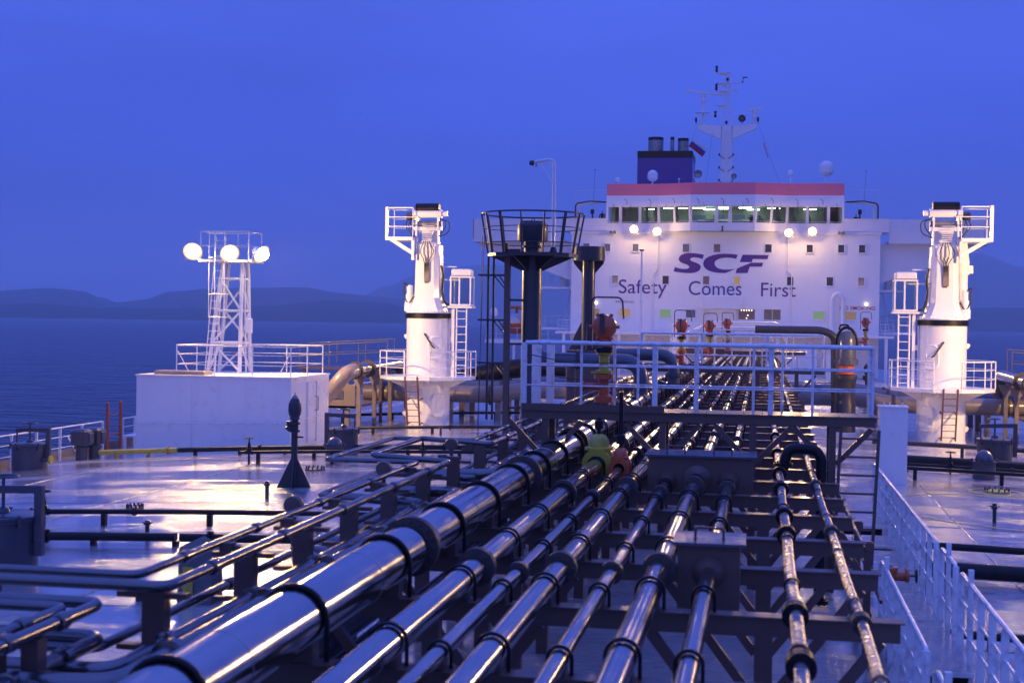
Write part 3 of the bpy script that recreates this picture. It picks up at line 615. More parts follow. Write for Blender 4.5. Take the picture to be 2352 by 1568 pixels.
for k in range(6):
    z0 = 22.2+k*.73; f0 = 1-.45*k/6; f1 = 1-.45*(k+1)/6
    m = MB(); 
    for (a, b) in (((-.45, -.3), (.45, -.3)), ((.45, -.3), (.45, .3)), ((.45, .3), (-.45, .3)), ((-.45, .3), (-.45, -.3))):
        sgn = k % 2
        A, B = (a, b) if sgn else (b, a)
        m.tube((MX+A[0]*f0, MY+A[1]*f0, z0), (MX+B[0]*f1, MY+B[1]*f1, z0+.73), .018, 5); m.tube((MX+a[0]*f1, MY+a[1]*f1, z0+.73), (MX+b[0]*f1, MY+b[1]*f1, z0+.73), .018, 5)
    m.build('lattice_brace', WHITE_WALL, mast)
m = MB(); m.tube((MX, MY, 24), (MX+.12, MY, 27.6), .035, 6); m.tube((MX+.12, MY, 27.6), (MX+.12, MY, 28.1), .015, 5); m.lathe([(.05, 0), (.05, .12), (0, .15)], (MX+.12, MY, 27.95), n=8); m.build('topmast', WHITE_WALL, mast)
for z, x0, x1 in ((24.1, -1.0, -.2), (25.4, -1.0, 1.0), (26.1, -1.1, 1.4), (27.05, -1.0, .3)):
    m = MB(); m.bbox(MX+x0, MX+x1, MY-.22, MY+.05, z, z+.05); m.prism([(x0, 0), (0, 0), (0, -.35)], (MX, MY-.05, z), (1, 0, 0), (0, 0, 1), (0, .04, 0)); m.build('light_platform', WHITE_WALL, mast)
for x, z, n in ((-1.0, 27.1, 2), (-1.0, 25.45, 2), (-1.05, 23.0, 2), (0.0, 26.3, 1), (-.05, 22.4, 1)):
    m = MB(); 
    for k in range(n): m.lathe([(.06, 0), (.11, .03), (.11, .22), (.13, .24), (.13, .27), (0, .28)], (MX+x, MY-.25, z+k*.30), n=10)
    m.build('navigation_light', BLACK, mast)
m = MB(); m.tube((MX+1.4, MY-.1, 26.12), (MX+1.4, MY-.1, 26.6), .02, 5); m.box((MX+1.55, MY-.1, 26.62), (.45, .03, .10)); m.lathe([(.08, 26.1), (.06, 26.25), (0, 26.3)], (MX+1.32, MY-.1, 0), n=8); m.build('wind_vane', BLACK, mast)
# two radar scanners on their pedestals
for s, x, z, L_, a in ((0, -2.45, 25.2, 3.3, -.10), (1, 2.15, 23.7, 1.5, .16)):
    m = MB(); m.tube((x, MY, 22.35), (x, MY, z-.35), .10, 8); m.lathe([(.18, z-.75), (.2, z-.5), (.14, z-.3), (.20, z-.28), (.2, z-.05), (0, z)], (x, MY, 0), n=12)
    if s == 0: m.bbox(x-.7, x+.55, MY-.5, MY+.3, 23.45, 23.5); m.tube((x, MY, 22.5), (x+.5, MY-.2, 23.45), .03, 5)
    p = m.build('radar_pedestal', WHITE_WALL, mast)
    m = MB(); d = Vector((math.cos(a), .25, math.sin(a))); m.bar(Vector((x, MY-.1, z+.08))-d*L_/2, Vector((x, MY-.1, z+.08))+d*L_/2, .16, .16); m.build('radar_scanner', WHITE_WALL, p)
m = MB(); m.lathe([(0, .25), (.08, .22), (.14, .05), (.34, -.02), (.33, .02), (.12, .12), (0, .12)], (1.05, MY-.5, 22.85), (0, 1, 0), 18); m.tube((1.05, MY-.4, 22.4), (1.05, MY-.4, 22.8), .03, 6); m.build('ship_horn', DARK, mast)
for z, q in ((17.2, 1), (18.35, 1), (19.5, 1)):
    for s in (-1, 1):
        m = MB(); m.path([(MX+s*.6, MY-.62, z), (MX+s*.4, MY-.68, z-.12), (MX+s*.15, MY-.66, z-.3)], .03, 5); m.lathe([(.05, 0), (.09, .06), (.05, .2), (0, .22)], (MX+s*.62, MY-.62, z), n=8); m.build('signal_lamp', BLACK, mast)
ladder_parts(mast, (MX, MY-.66, 15.6), (MX, MY-.64, 21.9), .4, 22, (1, 0, 0), WHITE_WALL, .025, .014)

def dome(loc, r, h, label):
    x, y, z = loc; t = thing('satellite_dome', label, 'antenna dome', loc, 'white antenna domes on the wheelhouse roof')
    m = MB(); m.lathe([(.09, 0), (.07, .1), (.07, h-r*2.0)], (x, y, z), n=10); m.build('pedestal', WHITE_WALL, t)
    b = z+h-r*2.15
    m = MB(); m.lathe([(0, b), (r*.5, b), (r*.95, b+r*.35), (r*.98, b+r*.45)], (x, y, 0), n=20); m.build('base_cone', WHITE_WALL, t)
    m = MB(); m.lathe([(r*1.0, b+r*.45), (r, b+r*1.2)]+[(r*math.cos(a), b+r*1.2+r*.95*math.sin(a)) for a in [k*math.pi/16 for k in range(1, 9)]], (x, y, 0), n=24); m.build('radome', WHITE, t)
dome((-6.74, 128.0, 15.38), .46, 2.6, 'white satellite dome in front of the blue funnel')
dome((8.48, 128.0, 15.38), .62, 3.35, 'largest white satellite dome, at the right end of the wheelhouse roof')
dome((5.4, 128.0, 15.38), .26, 2.55, 'small white antenna dome left of the largest one')
dome((-9.9, 128.0, 15.38), .24, 1.95, 'small white antenna dome at the left end of the wheelhouse roof')
def searchlight(x, z, r, label):
    t = thing('searchlight', label, 'searchlight', (x, 127.6, 15.38), 'dark searchlights on the wheelhouse roof')
    m = MB(); m.lathe([(0, .35), (r*.55, .32), (r*.95, .05), (r, -.12), (r*.9, -.13)], (x, 127.6, z), (0, 1, 0), 20); m.build('lamp_body', DARK, t)
    m = MB(); m.lathe([(r*.9, -.10), (r*.5, -.03), (0, 0)], (x, 127.6, z), (0, 1, 0), 20); m.build('reflector', SOOT, t)
    m = MB(); m.path([(x-r*1.1, 127.65, z), (x-r*1.1, 127.65, z-r*.9), (x, 127.65, z-r*1.4), (x+r*1.1, 127.65, z-r*.9), (x+r*1.1, 127.65, z)], .025, 6); m.tube((x, 127.65, 15.38), (x, 127.65, z-r*1.35), .05, 8); m.build('yoke', WHITE_WALL, t)
searchlight(-2.67, 17.55, .36, 'large dark searchlight right of the funnel'); searchlight(.48, 17.35, .25, 'small dark searchlight right of the mast foot')
for k, (x, h, lab) in enumerate(((-11.9, 5.4, 'tall thin whip antenna left of the wheelhouse'), (11.7, 5.2, 'tall thin whip antenna right of the wheelhouse'))):
    t = thing('whip_antenna', lab, 'antenna', (x, 126.8, 12.42)); m = MB(); m.tube((x, 126.8, 12.42), (x, 126.8, 12.42+h*.5), .03, 6); m.build('antenna_base', WHITE_WALL, t)
    m = MB(); m.tube((x, 126.8, 12.42+h*.5), (x+.1, 126.8, 12.42+h), .012, 5); m.lathe([(.04, 0), (.05, .1), (0, .14)], (x+.1, 126.8, 12.42+h), n=6); m.build('antenna_rod', BLACK, t)
m = MB(); m.tube((-4.35, 127.5, 15.38), (-4.35, 127.5, 17.1), .035, 6); m.lathe([(.09, 0), (.09, .12), (0, .14)], (-4.35, 127.5, 17.05), n=8); tag(m.build('sensor_post', WHITE_WALL, None, at=(-4.35, 127.5, 15.38)), 'thin white sensor post standing before the funnel', 'sensor post')
# halyards and flag
for a, b, lab in (((-2.9, 130.7, 22.4), (-4.9, 127.2, 16.3), 'thin flag line running left of the mast'), ((2.55, 130.7, 22.3), (4.6, 127.2, 16.3), 'thin flag line running right of the mast'), ((-1.6, 130.7, 21.6), (-2.0, 127.2, 16.3), 'thin line between the mast and the large searchlight')):
    m = MB(); m.tube(a, b, .010, 4); tag(m.build('halyard', DARK, None, at=b), lab, 'rope')
fl = thing('flag', 'white, blue and red striped flag hanging from the mast line beside the funnel', 'flag', (-3.15, 130.4, 20.6))
cols = [M_('flag_white', (.6, .6, .65), .8), M_('flag_blue', (.02, .04, .30), .8), M_('flag_red', (.36, .015, .02), .8)]
U = Vector((.88, 0, -.62)); V = Vector((-.42, .1, -.62)); O = Vector((-3.28, 130.35, 21.05))
for k in range(3):
    m = MB(); vs = []; n = 10
    for i in range(n+1):
        for j in (k/3, (k+1)/3): vs.append(O+U*(i/n*1.45)+V*(j*1.05)+Vector((0, .09*math.sin(i*.9+j*2), -.10*(i/n)**2)))
    m._add(vs, [(2*i, 2*i+2, 2*i+3, 2*i+1) for i in range(n)], True); o = m.build('flag_stripe', cols[k], fl)
    o.modifiers.new('t', 'SOLIDIFY').thickness = .01
sf = thing('signal_flag', 'small faded pink signal flag on the right mast line', 'flag', (3.1, 129.8, 19.9)); m = MB(); n = 8; vs = []
for i in range(n+1):
    for j in (0, 1): vs.append(Vector((2.95+.08*i/1.3*.9+.1*j, 130.0-.05*j, 20.55-i*.16+.06*math.sin(i*2+j))))
m._add(vs, [(2*i, 2*i+2, 2*i+3, 2*i+1) for i in range(n)], True); o = m.build('flag_cloth', M_('faded_pink_cloth', (.5, .25, .35), .8), sf); o.modifiers.new('t', 'SOLIDIFY').thickness = .01

# ---- people: on the wings and in the wheelhouse
def person(loc, rz, shirt, hair, label, skin=(.45, .28, .20)):
    x, y, z = loc; me = bpy.data.meshes.new('person')
    V = [((0, 0, .95), .15), ((0, 0, 1.2), .15), ((0, .01, 1.40), .13), ((0, 0, 1.50), .055), ((0, -.02, 1.63), .095), ((0, -.01, 1.72), .075),
         ((.19, 0, 1.40), .065), ((.26, .02, 1.15), .050), ((.20, -.18, 1.02), .038), ((-.19, 0, 1.40), .065), ((-.26, .02, 1.15), .050), ((-.20, -.18, 1.02), .038),
         ((.10, 0, .85), .10), ((.11, -.02, .48), .065), ((.11, .02, .08), .045), ((.11, -.14, .04), .040), ((-.10, 0, .85), .10), ((-.11, -.02, .48), .065), ((-.11, .02, .08), .045), ((-.11, -.14, .04), .040)]
    Ed = [(0, 1), (1, 2), (2, 3), (3, 4), (4, 5), (2, 6), (6, 7), (7, 8), (2, 9), (9, 10), (10, 11), (0, 12), (12, 13), (13, 14), (14, 15), (0, 16), (16, 17), (17, 18), (18, 19)]
    me.from_pydata([v[0] for v in V], Ed, []); o = bpy.data.objects.new('person', me); COL.objects.link(o)
    sk = o.modifiers.new('Skin', 'SKIN'); o.modifiers.new('Sub', 'SUBSURF').levels = 1; o.modifiers['Sub'].render_levels = 1
    for i, v in enumerate(V): me.skin_vertices[0].data[i].radius = (v[1], v[1]*.85)
    me.skin_vertices[0].data[0].use_root = True
    mt = bpy.data.materials.new('person_clothes'); mt.use_nodes = True; t = mt.node_tree; b = t.nodes['Principled BSDF']; b.inputs['Roughness'].default_value = .8
    tc = t.nodes.new('ShaderNodeTexCoord'); sp = t.nodes.new('ShaderNodeSeparateXYZ'); r = t.nodes.new('ShaderNodeValToRGB'); r.color_ramp.interpolation = 'CONSTANT'
    dv = t.nodes.new('ShaderNodeMath'); dv.operation = 'DIVIDE'; dv.inputs[1].default_value = 2.0
    e = r.color_ramp.elements; e[0].position = 0; e[0].color = (.015, .016, .025, 1); e[1].position = .48; e[1].color = (*shirt, 1)
    n1 = e.new(.735); n1.color = (*skin, 1); n2 = e.new(.845); n2.color = (*hair, 1)
    t.links.new(tc.outputs['Object'], sp.inputs[0]); t.links.new(sp.outputs['Z'], dv.inputs[0]); t.links.new(dv.outputs[0], r.inputs[0]); t.links.new(r.outputs[0], b.inputs['Base Color'])
    me.materials.append(mt); o.location = loc; o.rotation_euler = (0, 0, rz)
    tag(o, label, 'person')
person((-10.95, 125.5, 12.42), 0, (.015, .015, .02), (.02, .012, .01), 'person in dark jacket leaning on the left wing of the bridge')
person((10.95, 125.6, 12.15), .2, (.02, .015, .02), (.10, .02, .015), 'person with only the head showing above the right wing bulwark')
person((2.05, 127.6, 12.285), 2.8, (.02, .025, .04), (.02, .015, .01), 'person in dark clothes behind the middle right bridge window', )
person((2.75, 127.9, 12.285), 3.0, (.65, .65, .66), (.03, .02, .015), 'person in white shirt behind the bridge window beside one in dark clothes')
person((4.25, 128.3, 12.285), 3.3, (.60, .60, .62), (.04, .03, .02), 'person in white shirt furthest right inside the bridge')

# ---- lifeboat at the left side, in its davit
lb = thing('lifeboat', 'orange enclosed lifeboat with pale canopy hanging in its davit at left', 'lifeboat', (-19.0, 128, 3.0))
ORANGE = M_('lifeboat_orange', (.50, .085, .022), .45, var=.1)
m = MB(); secs = []
for k in range(9):
    u = k/8*2-1; wv = 1.15*max(.08, 1-abs(u)**3); d = .75*max(.25, 1-abs(u)**3.5)
    secs.append([(-19.0+wv*math.sin(a), 128+u*3.4, 4.05-1.35*d*max(0, math.cos(a))) for a in [(-.5+q/10)*math.pi for q in range(11)]])
vs = [p for s_ in secs for p in s_]; m._add(vs, [(k*11+q, k*11+q+1, (k+1)*11+q+1, (k+1)*11+q) for k in range(8) for q in range(10)], True); m.build('boat_hull', ORANGE, lb)
m = MB(); secs = []
for k in range(9):
    u = k/8*2-1; wv = 1.12*max(.08, 1-abs(u)**3); d = .95*max(.2, 1-abs(u)**3)
    secs.append([(-19.0+wv*math.sin(a), 128+u*3.35, 4.01+d*max(0, math.cos(a))) for a in [(-.5+q/10)*math.pi for q in range(11)]])
vs = [p for s_ in secs for p in s_]; m._add(vs, [(k*11+q, k*11+q+1, (k+1)*11+q+1, (k+1)*11+q) for k in range(8) for q in range(10)], True); m.build('boat_canopy', M_('lifeboat_canopy', (.55, .50, .50), .5), lb)
m = MB(); m.path([(-17.7, 125.9, 2.6), (-17.7, 125.9, 4.6), (-18.0, 125.9, 5.5), (-19.3, 125.9, 5.5), (-19.3, 125.9, 5.0)], .13, 8, .5); m.build('davit_arm', ORANGE, lb)
m = MB(); m.path([(-17.7, 130.1, 2.6), (-17.7, 130.1, 4.6), (-18.0, 130.1, 5.5), (-19.3, 130.1, 5.5), (-19.3, 130.1, 5.0)], .13, 8, .5); m.build('davit_arm', ORANGE, lb)
gal = thing('boat_deck', 'white boat deck gallery with open railing below the lifeboat', 'gallery', (-18.6, 126, 0))
m = MB(); m.bbox(-21.2, -15.4, 124.6, 133, 2.3, 2.6); m.build('gallery_floor', WHITE_WALL, gal); rail_parts(gal, [(-21.1, 132, 2.6), (-21.1, 124.7, 2.6), (-15.5, 124.7, 2.6)], 1.05, (.5,), .9, .018, .02, .014)
for x in (-21.0, -18.6, -16.2): m = MB(); m.bbox(x-.1, x+.1, 124.8, 125.0, -.8, 2.3); m.build('gallery_post', WHITE_WALL, gal)
m = MB(); m.lathe([(.05, 2.6), (.05, 4.6), (.35, 4.7), (.4, 5.1), (.28, 5.4), (0, 5.5)], (-20.6, 125.6, 0), n=12); tag(m.build('deck_dome', WHITE, None, at=(-20.6, 125.6, 2.6)), 'white round-headed ventilator post beside the lifeboat', 'ventilator')
# ================================================================== LEFT AND RIGHT LAMP TOWERS ON WHITE DECKHOUSES
def deckhouse(s):
    """s=-1 the one in the photo at left; s=1 its twin beyond the right edge of the frame"""
    side = 'left' if s < 0 else 'right'
    def X(x): return s*abs(x)
    x0, x1, y0, y1, zt = 13.0, 18.75, 47.6, 52.0, 2.18
    t = thing('deck_house', f'plain white deckhouse with railed roof at the {side} side of the deck', 'deckhouse', (X(16), 49.8, dz(16)))
    m = MB(); a, b = sorted((X(x0), X(x1)))
    zb = [dz(a)-.05, dz(b)-.05]
    vs = [(a, y0, zb[0]), (b, y0, zb[1]), (b, y1, zb[1]), (a, y1, zb[0]), (a, y0, zt), (b, y0, zt), (b, y1, zt), (a, y1, zt)]
    m._add(vs, [(0, 1, 5, 4), (1, 2, 6, 5), (2, 3, 7, 6), (3, 0, 4, 7), (4, 5, 6, 7)]); m.build('wall', WHITE, t)
    m = MB(); m.bbox(a-.04, b+.04, y0-.04, y1+.04, zt+.002, zt+.05); m.build('roof_edge', WHITE, t)
    m = MB(); m.bbox(a+2.05, a+2.09, y0-.022, y0-.004, zb[0]+.3, zt-.01); m.build('wall_seam', WHITE, t)
    m = MB(); m.path([(a+.1, y0-.09, zb[0]+1.15), (b-.1, y0-.09, zb[1]+.95), (b-.02 if s < 0 else b-.02, y0-.09, zb[1]+.95)], .022, 6); m.build('hand_rail', WHITE_RAIL, t)
    xi = X(x0); o = -s                                    # inboard side: door, rail
    m = MB(); m.bbox(min(xi+o*.004, xi+o*.05), max(xi+o*.004, xi+o*.05), 49.4, 50.3, dz(13)+.15, 1.95); d = m.build('door', WHITE, t)
    m = MB(); m.path([(xi+o*.06, 50.15, .95), (xi+o*.18, 50.15, .95), (xi+o*.18, 50.15, 1.45), (xi+o*.06, 50.15, 1.45)], .016, 6); m.build('handle', DARK, d)
    m = MB(); m.bbox(min(xi+o*.004, xi+o*.09), max(xi+o*.004, xi+o*.09), 49.30, 49.38, dz(13)+.1, 2.0); m.bbox(min(xi+o*.004, xi+o*.09), max(xi+o*.004, xi+o*.09), 50.32, 50.40, dz(13)+.1, 2.0); m.build('door_frame', WHITE, t)
    m = MB(); m.path([(xi+o*.1, y0+.1, dz(13)+1.0), (xi+o*.1, y1, dz(13)+1.0)], .02, 6); m.build('hand_rail', WHITE_RAIL, t)
    m = MB(); m.bev((X(17.3), 48.35, zt+.12), (1.9, .8, .13), .02); m.build('roof_hatch', BEIGE, t)
    rl = thing('roof_railing', f'white pipe railing round the roof of the {side} deckhouse', 'railing', (X(15.5), 49.8, zt+.05))
    rail_parts(rl, [(X(17.42), 51.7, zt+.05), (X(17.42), 48.0, zt+.05), (X(13.15), 48.0, zt+.05), (X(13.15), 51.7, zt+.05), (X(17.42), 51.7, zt+.05)], 1.05, (.36, .70), 1.55, .024, .028, .017)
    for x in (17.4, 13.2): m = MB(); m.bar((X(x), 48.05, zt+.9), (X(x)+(.45 if s < 0 else -.45)*(1 if x > 15 else -1), 48.15, zt+.05), .05, .02); m.build('brace', WHITE_RAIL, rl)
    # the tower
    tw = thing('lamp_tower', f'white steel lattice lamp tower with caged ladder standing on the {side} deckhouse', 'lamp tower', (X(16.6), 51.0, zt+.05))
    B = [(-.62, -.5), (.62, -.5), (.62, .6), (-.62, .6)]; T = [(-.22, -.15), (.55, -.15), (.55, .45), (-.22, .45)]; zb_, zt_ = zt+.05, 6.35
    cx, cy = X(16.62), 51.0
    def leg(k, z): f = (z-zb_)/(zt_-zb_); return Vector((cx-s*(B[k][0]+(T[k][0]-B[k][0])*f), cy+B[k][1]+(T[k][1]-B[k][1])*f, z))
    for k in range(4): m = MB(); m.tube(leg(k, zb_), leg(k, zt_), .075, 10); m.build('leg', WHITE, tw)
    lv = [zb_+.05, 3.35, 4.55, 5.75, zt_]
    for i in range(4):
        m = MB()
        for k in range(4):
            j = (k+1) % 4; a_, b_ = (k, j) if i % 2 else (j, k)
            if i > 0: m.tube(leg(k, lv[i]), leg(j, lv[i]), .05, 8)
            if i < 3: m.tube(leg(a_, lv[i]), leg(b_, lv[i+1]), .045, 8)
        m.build('bracing', WHITE, tw)
    m = MB(); m.bbox(cx-1.0, cx+1.0, 50.35, 51.9, 6.36, 6.45); m.build('lamp_platform', WHITE, tw)
    rail_parts(tw, [(cx-.95, 50.45, 6.45), (cx-.95, 51.8, 6.45), (cx+.95, 51.8, 6.45), (cx+.95, 50.45, 6.45), (cx-.95, 50.45, 6.45)], 1.05, (.5,), .9, .024, .024, .015, WHITE)
    lx = cx-.12; ladder_parts(tw, (lx-s*-.35, 50.3, zb_), (lx, 50.42, 7.3), .38, 18, (1, 0, 0), WHITE, .022, .013)
    for z in (4.3, 5.15, 6.5, 7.4):                       # hoops of the ladder cage
        m = MB(); m.path([(lx-.33, 50.36, z), (lx-.30, 49.95, z), (lx, 49.75, z), (lx+.30, 49.95, z), (lx+.33, 50.36, z)], .018, 6, .2); m.build('cage_hoop', WHITE, tw)
    for q in ((-.3, 50.0), (0, 49.82), (.3, 50.0)): m = MB(); m.tube((lx+q[0], q[1], 4.3), (lx+q[0], q[1], 7.4), .014, 6); m.build('cage_bar', WHITE, tw)
    m = MB(); m.tube((cx-s*.72, 50.9, zb_), (cx-s*.62, 50.9, 6.2), .035, 8); m.build('cable_pipe', WHITE, tw)
    m = MB(); m.bev((cx-s*.86, 50.8, 4.0), (.24, .2, .55), .03); m.build('switch_box', WHITE, tw)
    ex = s*1.0
    for (dx, y, z, aim, lab) in ((s*1.18, 50.3, 6.78, (.25, -1, -.55), 'outer'), (-s*.85, 52.05, 6.75, (-s*.62, .85, -.38), 'rear'), (-s*.25, 50.28, 6.72, (-s*.5, -.8, -.5), 'middle'), (-s*1.22, 50.9, 6.72, (-s*.85, -.3, -.5), 'inner')):
        pos = Vector((cx+dx, y, z))
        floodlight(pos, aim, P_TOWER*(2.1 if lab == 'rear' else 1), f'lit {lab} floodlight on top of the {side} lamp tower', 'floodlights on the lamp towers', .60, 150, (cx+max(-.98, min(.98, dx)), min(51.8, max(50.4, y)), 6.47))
deckhouse(-1); deckhouse(1)

# ================================================================== HOSE CRANES
def crane(s):
    side = 'left' if s < 0 else 'right'; x, y = (-10.7 if s < 0 else 10.15), (58.6 if s < 0 else 57.9); z0 = dz(x); o = -s   # o: inboard direction
    t = thing('hose_crane', f'white pedestal deck crane with round railed platform on the {side} side', 'crane', (x, y, z0))
    m = MB(); m.lathe([(.97, z0-.05), (.93, z0+.1), (.93, 4.55)], (x, y, 0), n=40); m.build('pedestal', WHITE, t)
    m = MB(); m.lathe([(.935, 4.38), (.985, 4.38), (.985, 4.58), (.935, 4.58)], (x, y, 0), n=40); m.build('slewing_ring', BLACK, t)
    m = MB(); m.lathe([(0, 4.60), (.97, 4.60), (.97, 4.66), (0, 4.66)], (x, y, 0), n=40); 
    for k in range(40): a = 2*math.pi*k/40; m.tube((x+.92*math.cos(a), y+.92*math.sin(a), 4.66), (x+.92*math.cos(a), y+.92*math.sin(a), 4.74), .018, 5)
    m.build('top_flange', WHITE, t)
    # column: octagonal, tapering
    m = MB(); prof = [(4.66, .74, .62), (5.25, .55, .55), (7.05, .52, .52)]; rings = []
    for (z, hx, hy) in prof:
        c = .22; rings.append([(x+px, y+py, z) for px, py in ((-hx+c, -hy), (hx-c, -hy), (hx, -hy+c), (hx, hy-c), (hx-c, hy), (-hx+c, hy), (-hx, hy-c), (-hx, -hy+c))])
    vs = [p for r in rings for p in r]; m._add(vs, [(k*8+q, k*8+(q+1) % 8, (k+1)*8+(q+1) % 8, (k+1)*8+q) for k in range(2) for q in range(8)]+[tuple(range(16, 24))]); m.build('column', WHITE, t)
    m = MB(); m.bev((x, y, 7.3), (.98, .95, .5), .1); m.box((x+.1*o, y-.5, 7.2), (.5, .16, .36)); m.build('column_head', WHITE, t)
    # jib, stowed pointing aft: seen end-on, with the sheave head standing above the column
    jd = (Vector((x, y, 0))-Vector((CAM.x, CAM.y, 0))).normalized(); m = MB(); m.bar(Vector((x, y, 7.75))+jd*.3, Vector((x, y, 7.6))+jd*12.5, .70, .9); m.build('jib', WHITE, t)   # stowed pointing aft and outboard
    m = MB()
    for q in (-.48, .48): m.bar((x+q, y-.45, 7.5), (x+q*.92, y-.45, 9.05), .07, .16)
    m.bbox(x-.62, x+.62, y-.5, y-.42, 8.05, 8.2); m.build('sheave_frame', WHITE, t)
    m = MB(); m.tube((x-.62, y-.45, 8.75), (x+.62, y-.45, 8.75), .17, 16); m.build('winch_drum', WHITE, t)
    m = MB(); m.tube((x-.58, y-.30, 8.33), (x+.58, y-.30, 8.33), .13, 14); m.build('rope_sheave', SOOT, t)
    m = MB(); m.lathe([(.0, -.5), (.21, -.5), (.21, .5), (0, .5)], (x, y-.40, 8.98), (1, 0, 0), 18); m.build('wire_drum', BLACK, t)
    for k in range(10): m = MB(); m.tube((x-.2*o*0-.17, y-.62, 7.55+k*.075), (x+.17+.02*k, y-.62, 7.55+k*.075), .014, 5); m.build('hose_rack_bar', WHITE, t)
    # cantilever side gallery (outboard) with handrail
    gx0, gx1 = x+s*.55, x+s*1.72
    m = MB(); a, b = sorted((gx0, gx1)); m.bbox(a, b, y-.8, y+.5, 7.62, 7.76); m.prism([(0, 0), (s*1.15, .72), (s*.88, .72), (0, .2)], (x+s*.5, y-.7, 6.95), (1, 0, 0), (0, 0, 1), (0, .10, 0)); m.bbox(min(x+s*.5, x+s*.62), max(x+s*.5, x+s*.62), y-.72, y-.58, 6.8, 7.75); m.build('side_gallery', WHITE, t)
    rail_parts(t, [(gx0, y-.75, 7.76), (gx1-s*.05, y-.75, 7.76), (gx1-s*.05, y+.45, 7.76), (gx0, y+.45, 7.76)], 1.22, (.36, .68), 1.0, .02, .03, .02, WHITE)
    m = MB(); m.bar((gx1-s*.05, y-.75, 7.62), (gx1-s*.05, y-.75, 9.02), .12, .12); m.build('gallery_corner_post', WHITE, t)
    m = MB(); m.bev((x+s*.75, y-.3, 8.62), (.36, .3, .28), .03); 
    for k in range(4): m.tube((x+s*(.62+.09*k), y-.5, 8.7), (x+s*(.62+.09*k), y-.2, 8.78), .05, 6)
    m.build('valve_block', DARK, t)
    for k, (a, b, c) in enumerate((((.75, 8.55), (.66, 8.1), (.5, 7.72)), ((.7, 8.55), (.82, 8.15), (.55, 7.68)), ((.84, 8.5), (.95, 8.2), (.58, 7.8)))):
        m = MB(); m.path([(x+s*a[0], y-.5, a[1]), (x+s*b[0], y-.55, b[1]), (x+s*c[0], y-.55, c[1])], .022, 6, .4); m.build('hydraulic_hose', RUBBER, t)
    for k, (r, zz) in enumerate(((.95, 7.95), (.80, 8.2))):
        m = MB(); m.path([(x+o*.55, y-.5, 8.5), (x+o*r, y-.5, 8.45), (x+o*r, y-.5, zz), (x+o*.5, y-.5, 7.78)], .022, 6, .25); m.build('hydraulic_hose', RUBBER, t)
    m = MB(); m.tube((x+o*.62, y-.45, 8.75), (x+o*.85, y-.45, 8.75), .12, 12); m.build('winch_motor', WHITE, t)
    for k in range(4):                                    # hanging hose bundle down the column front
        q = (-.10, -.03, .04, .12)[k]; m = MB(); m.path([(x+q, y-.66, 7.6), (x+q*2.6+.02*k, y-.70, 7.15), (x+q*.6, y-.62, 6.75), (x+q*.8, y-.58, 6.2), (x+q*.5, y-.57, 5.85)], .018, 6, .18); m.build('hydraulic_hose', RUBBER, t)
    m = MB(); m.bbox(x-.10+.02, x+.14, y-.60, y-.525, 5.9, 6.7); m.build('hose_clamp_plate', BEIGE, t)
    # slewing motor on the outboard side
    m = MB(); m.lathe([(.22, 4.66), (.22, 5.0), (.19, 5.05), (.19, 5.35), (.13, 5.4), (.13, 5.75), (0, 5.8)], (x+s*.82, y-.1, 0), n=16); m.build('slewing_motor', WHITE, t)
    m = MB(); m.path([(x+s*.85, y-.2, 5.7), (x+s*1.05, y-.25, 5.9), (x+s*1.0, y-.25, 5.2), (x+s*.8, y-.28, 4.95), (x+s*.6, y-.3, 5.3)], .03, 6, .2); m.build('hydraulic_hose', RUBBER, t)
    # driver's cab (inboard): open frame box with roof, carried on brackets, and ladder below it
    cx = x+o*1.45; m = MB()
    for px in (-.42, .42):
        for py in (-.35, .35): m.bar((cx+px, y-.1+py, 4.95), (cx+px, y-.1+py, 6.12), .06, .06)
    for z in (4.95, 6.12):
        for py in (-.35, .35): m.bar((cx-.45, y-.1+py, z), (cx+.45, y-.1+py, z), .07, .07)
        for px in (-.42, .42): m.bar((cx+px, y-.45, z), (cx+px, y+.25, z), .07, .07)
    m.bar((cx-.05, y-.45, 4.95), (cx-.05, y-.45, 6.12), .06, .05); cab = m.build('cab_frame', WHITE, t)
    m = MB(); m.bev((cx, y-.1, 6.32), (.80, .75, .26), .04); m.build('cab_roof', WHITE, cab)
    m = MB(); m.bbox(cx-.38, cx-.1, y-.44, y-.43, 5.0, 6.08); m.bbox(cx, cx+.38, y-.44, y-.43, 5.0, 6.08); m.build('pane', PANE, cab)
    m = MB(); m.bbox(cx-.5, cx+.5, y-.5, y+.3, 4.82, 4.9); m.bar((x+o*.5, y-.1, 4.86), (cx, y-.1, 4.86), .14, .08); m.bar((x+o*.5, y-.1, 6.0), (cx, y-.1, 6.0), .06, .06); m.build('cab_floor', WHITE, t)
    m = MB(); m.path([(x+o*.62, y-.1, 4.95), (x+o*.62, y-.1, 6.55), (x+o*1.2, y-.1, 6.55)], .03, 6, .05); m.build('cab_rail', WHITE_RAIL, t)
    m = MB(); m.path([(x+o*.58, y-.3, 6.6), (x+o*.68, y-.32, 6.2), (x+o*.6, y-.3, 5.6), (x+o*.75, y-.3, 5.0), (x+o*.95, y-.3, 4.95)], .05, 6, .2); m.build('cable_bundle', RUBBER, t)
    for k in range(5): m = MB(); m.path([(x+o*.54, y-.1, 5.0+k*.42), (x+o*.74, y-.1, 5.05+k*.42), (x+o*.54, y+.15, 5.0+k*.42)], .018, 5); m.build('climbing_step', WHITE, t)
    ladder_parts(t, (cx+o*.05, y-.4, 1.95), (cx+o*.05, y-.35, 4.85), .42, 9, (1, 0, 0), WHITE, .035, .02)
    m = MB(); m.bar((x+o*1.12, y-.3, 1.85), (x+o*1.12, y-.3, 4.85), .12, .08); m.build('cab_support', WHITE, t)
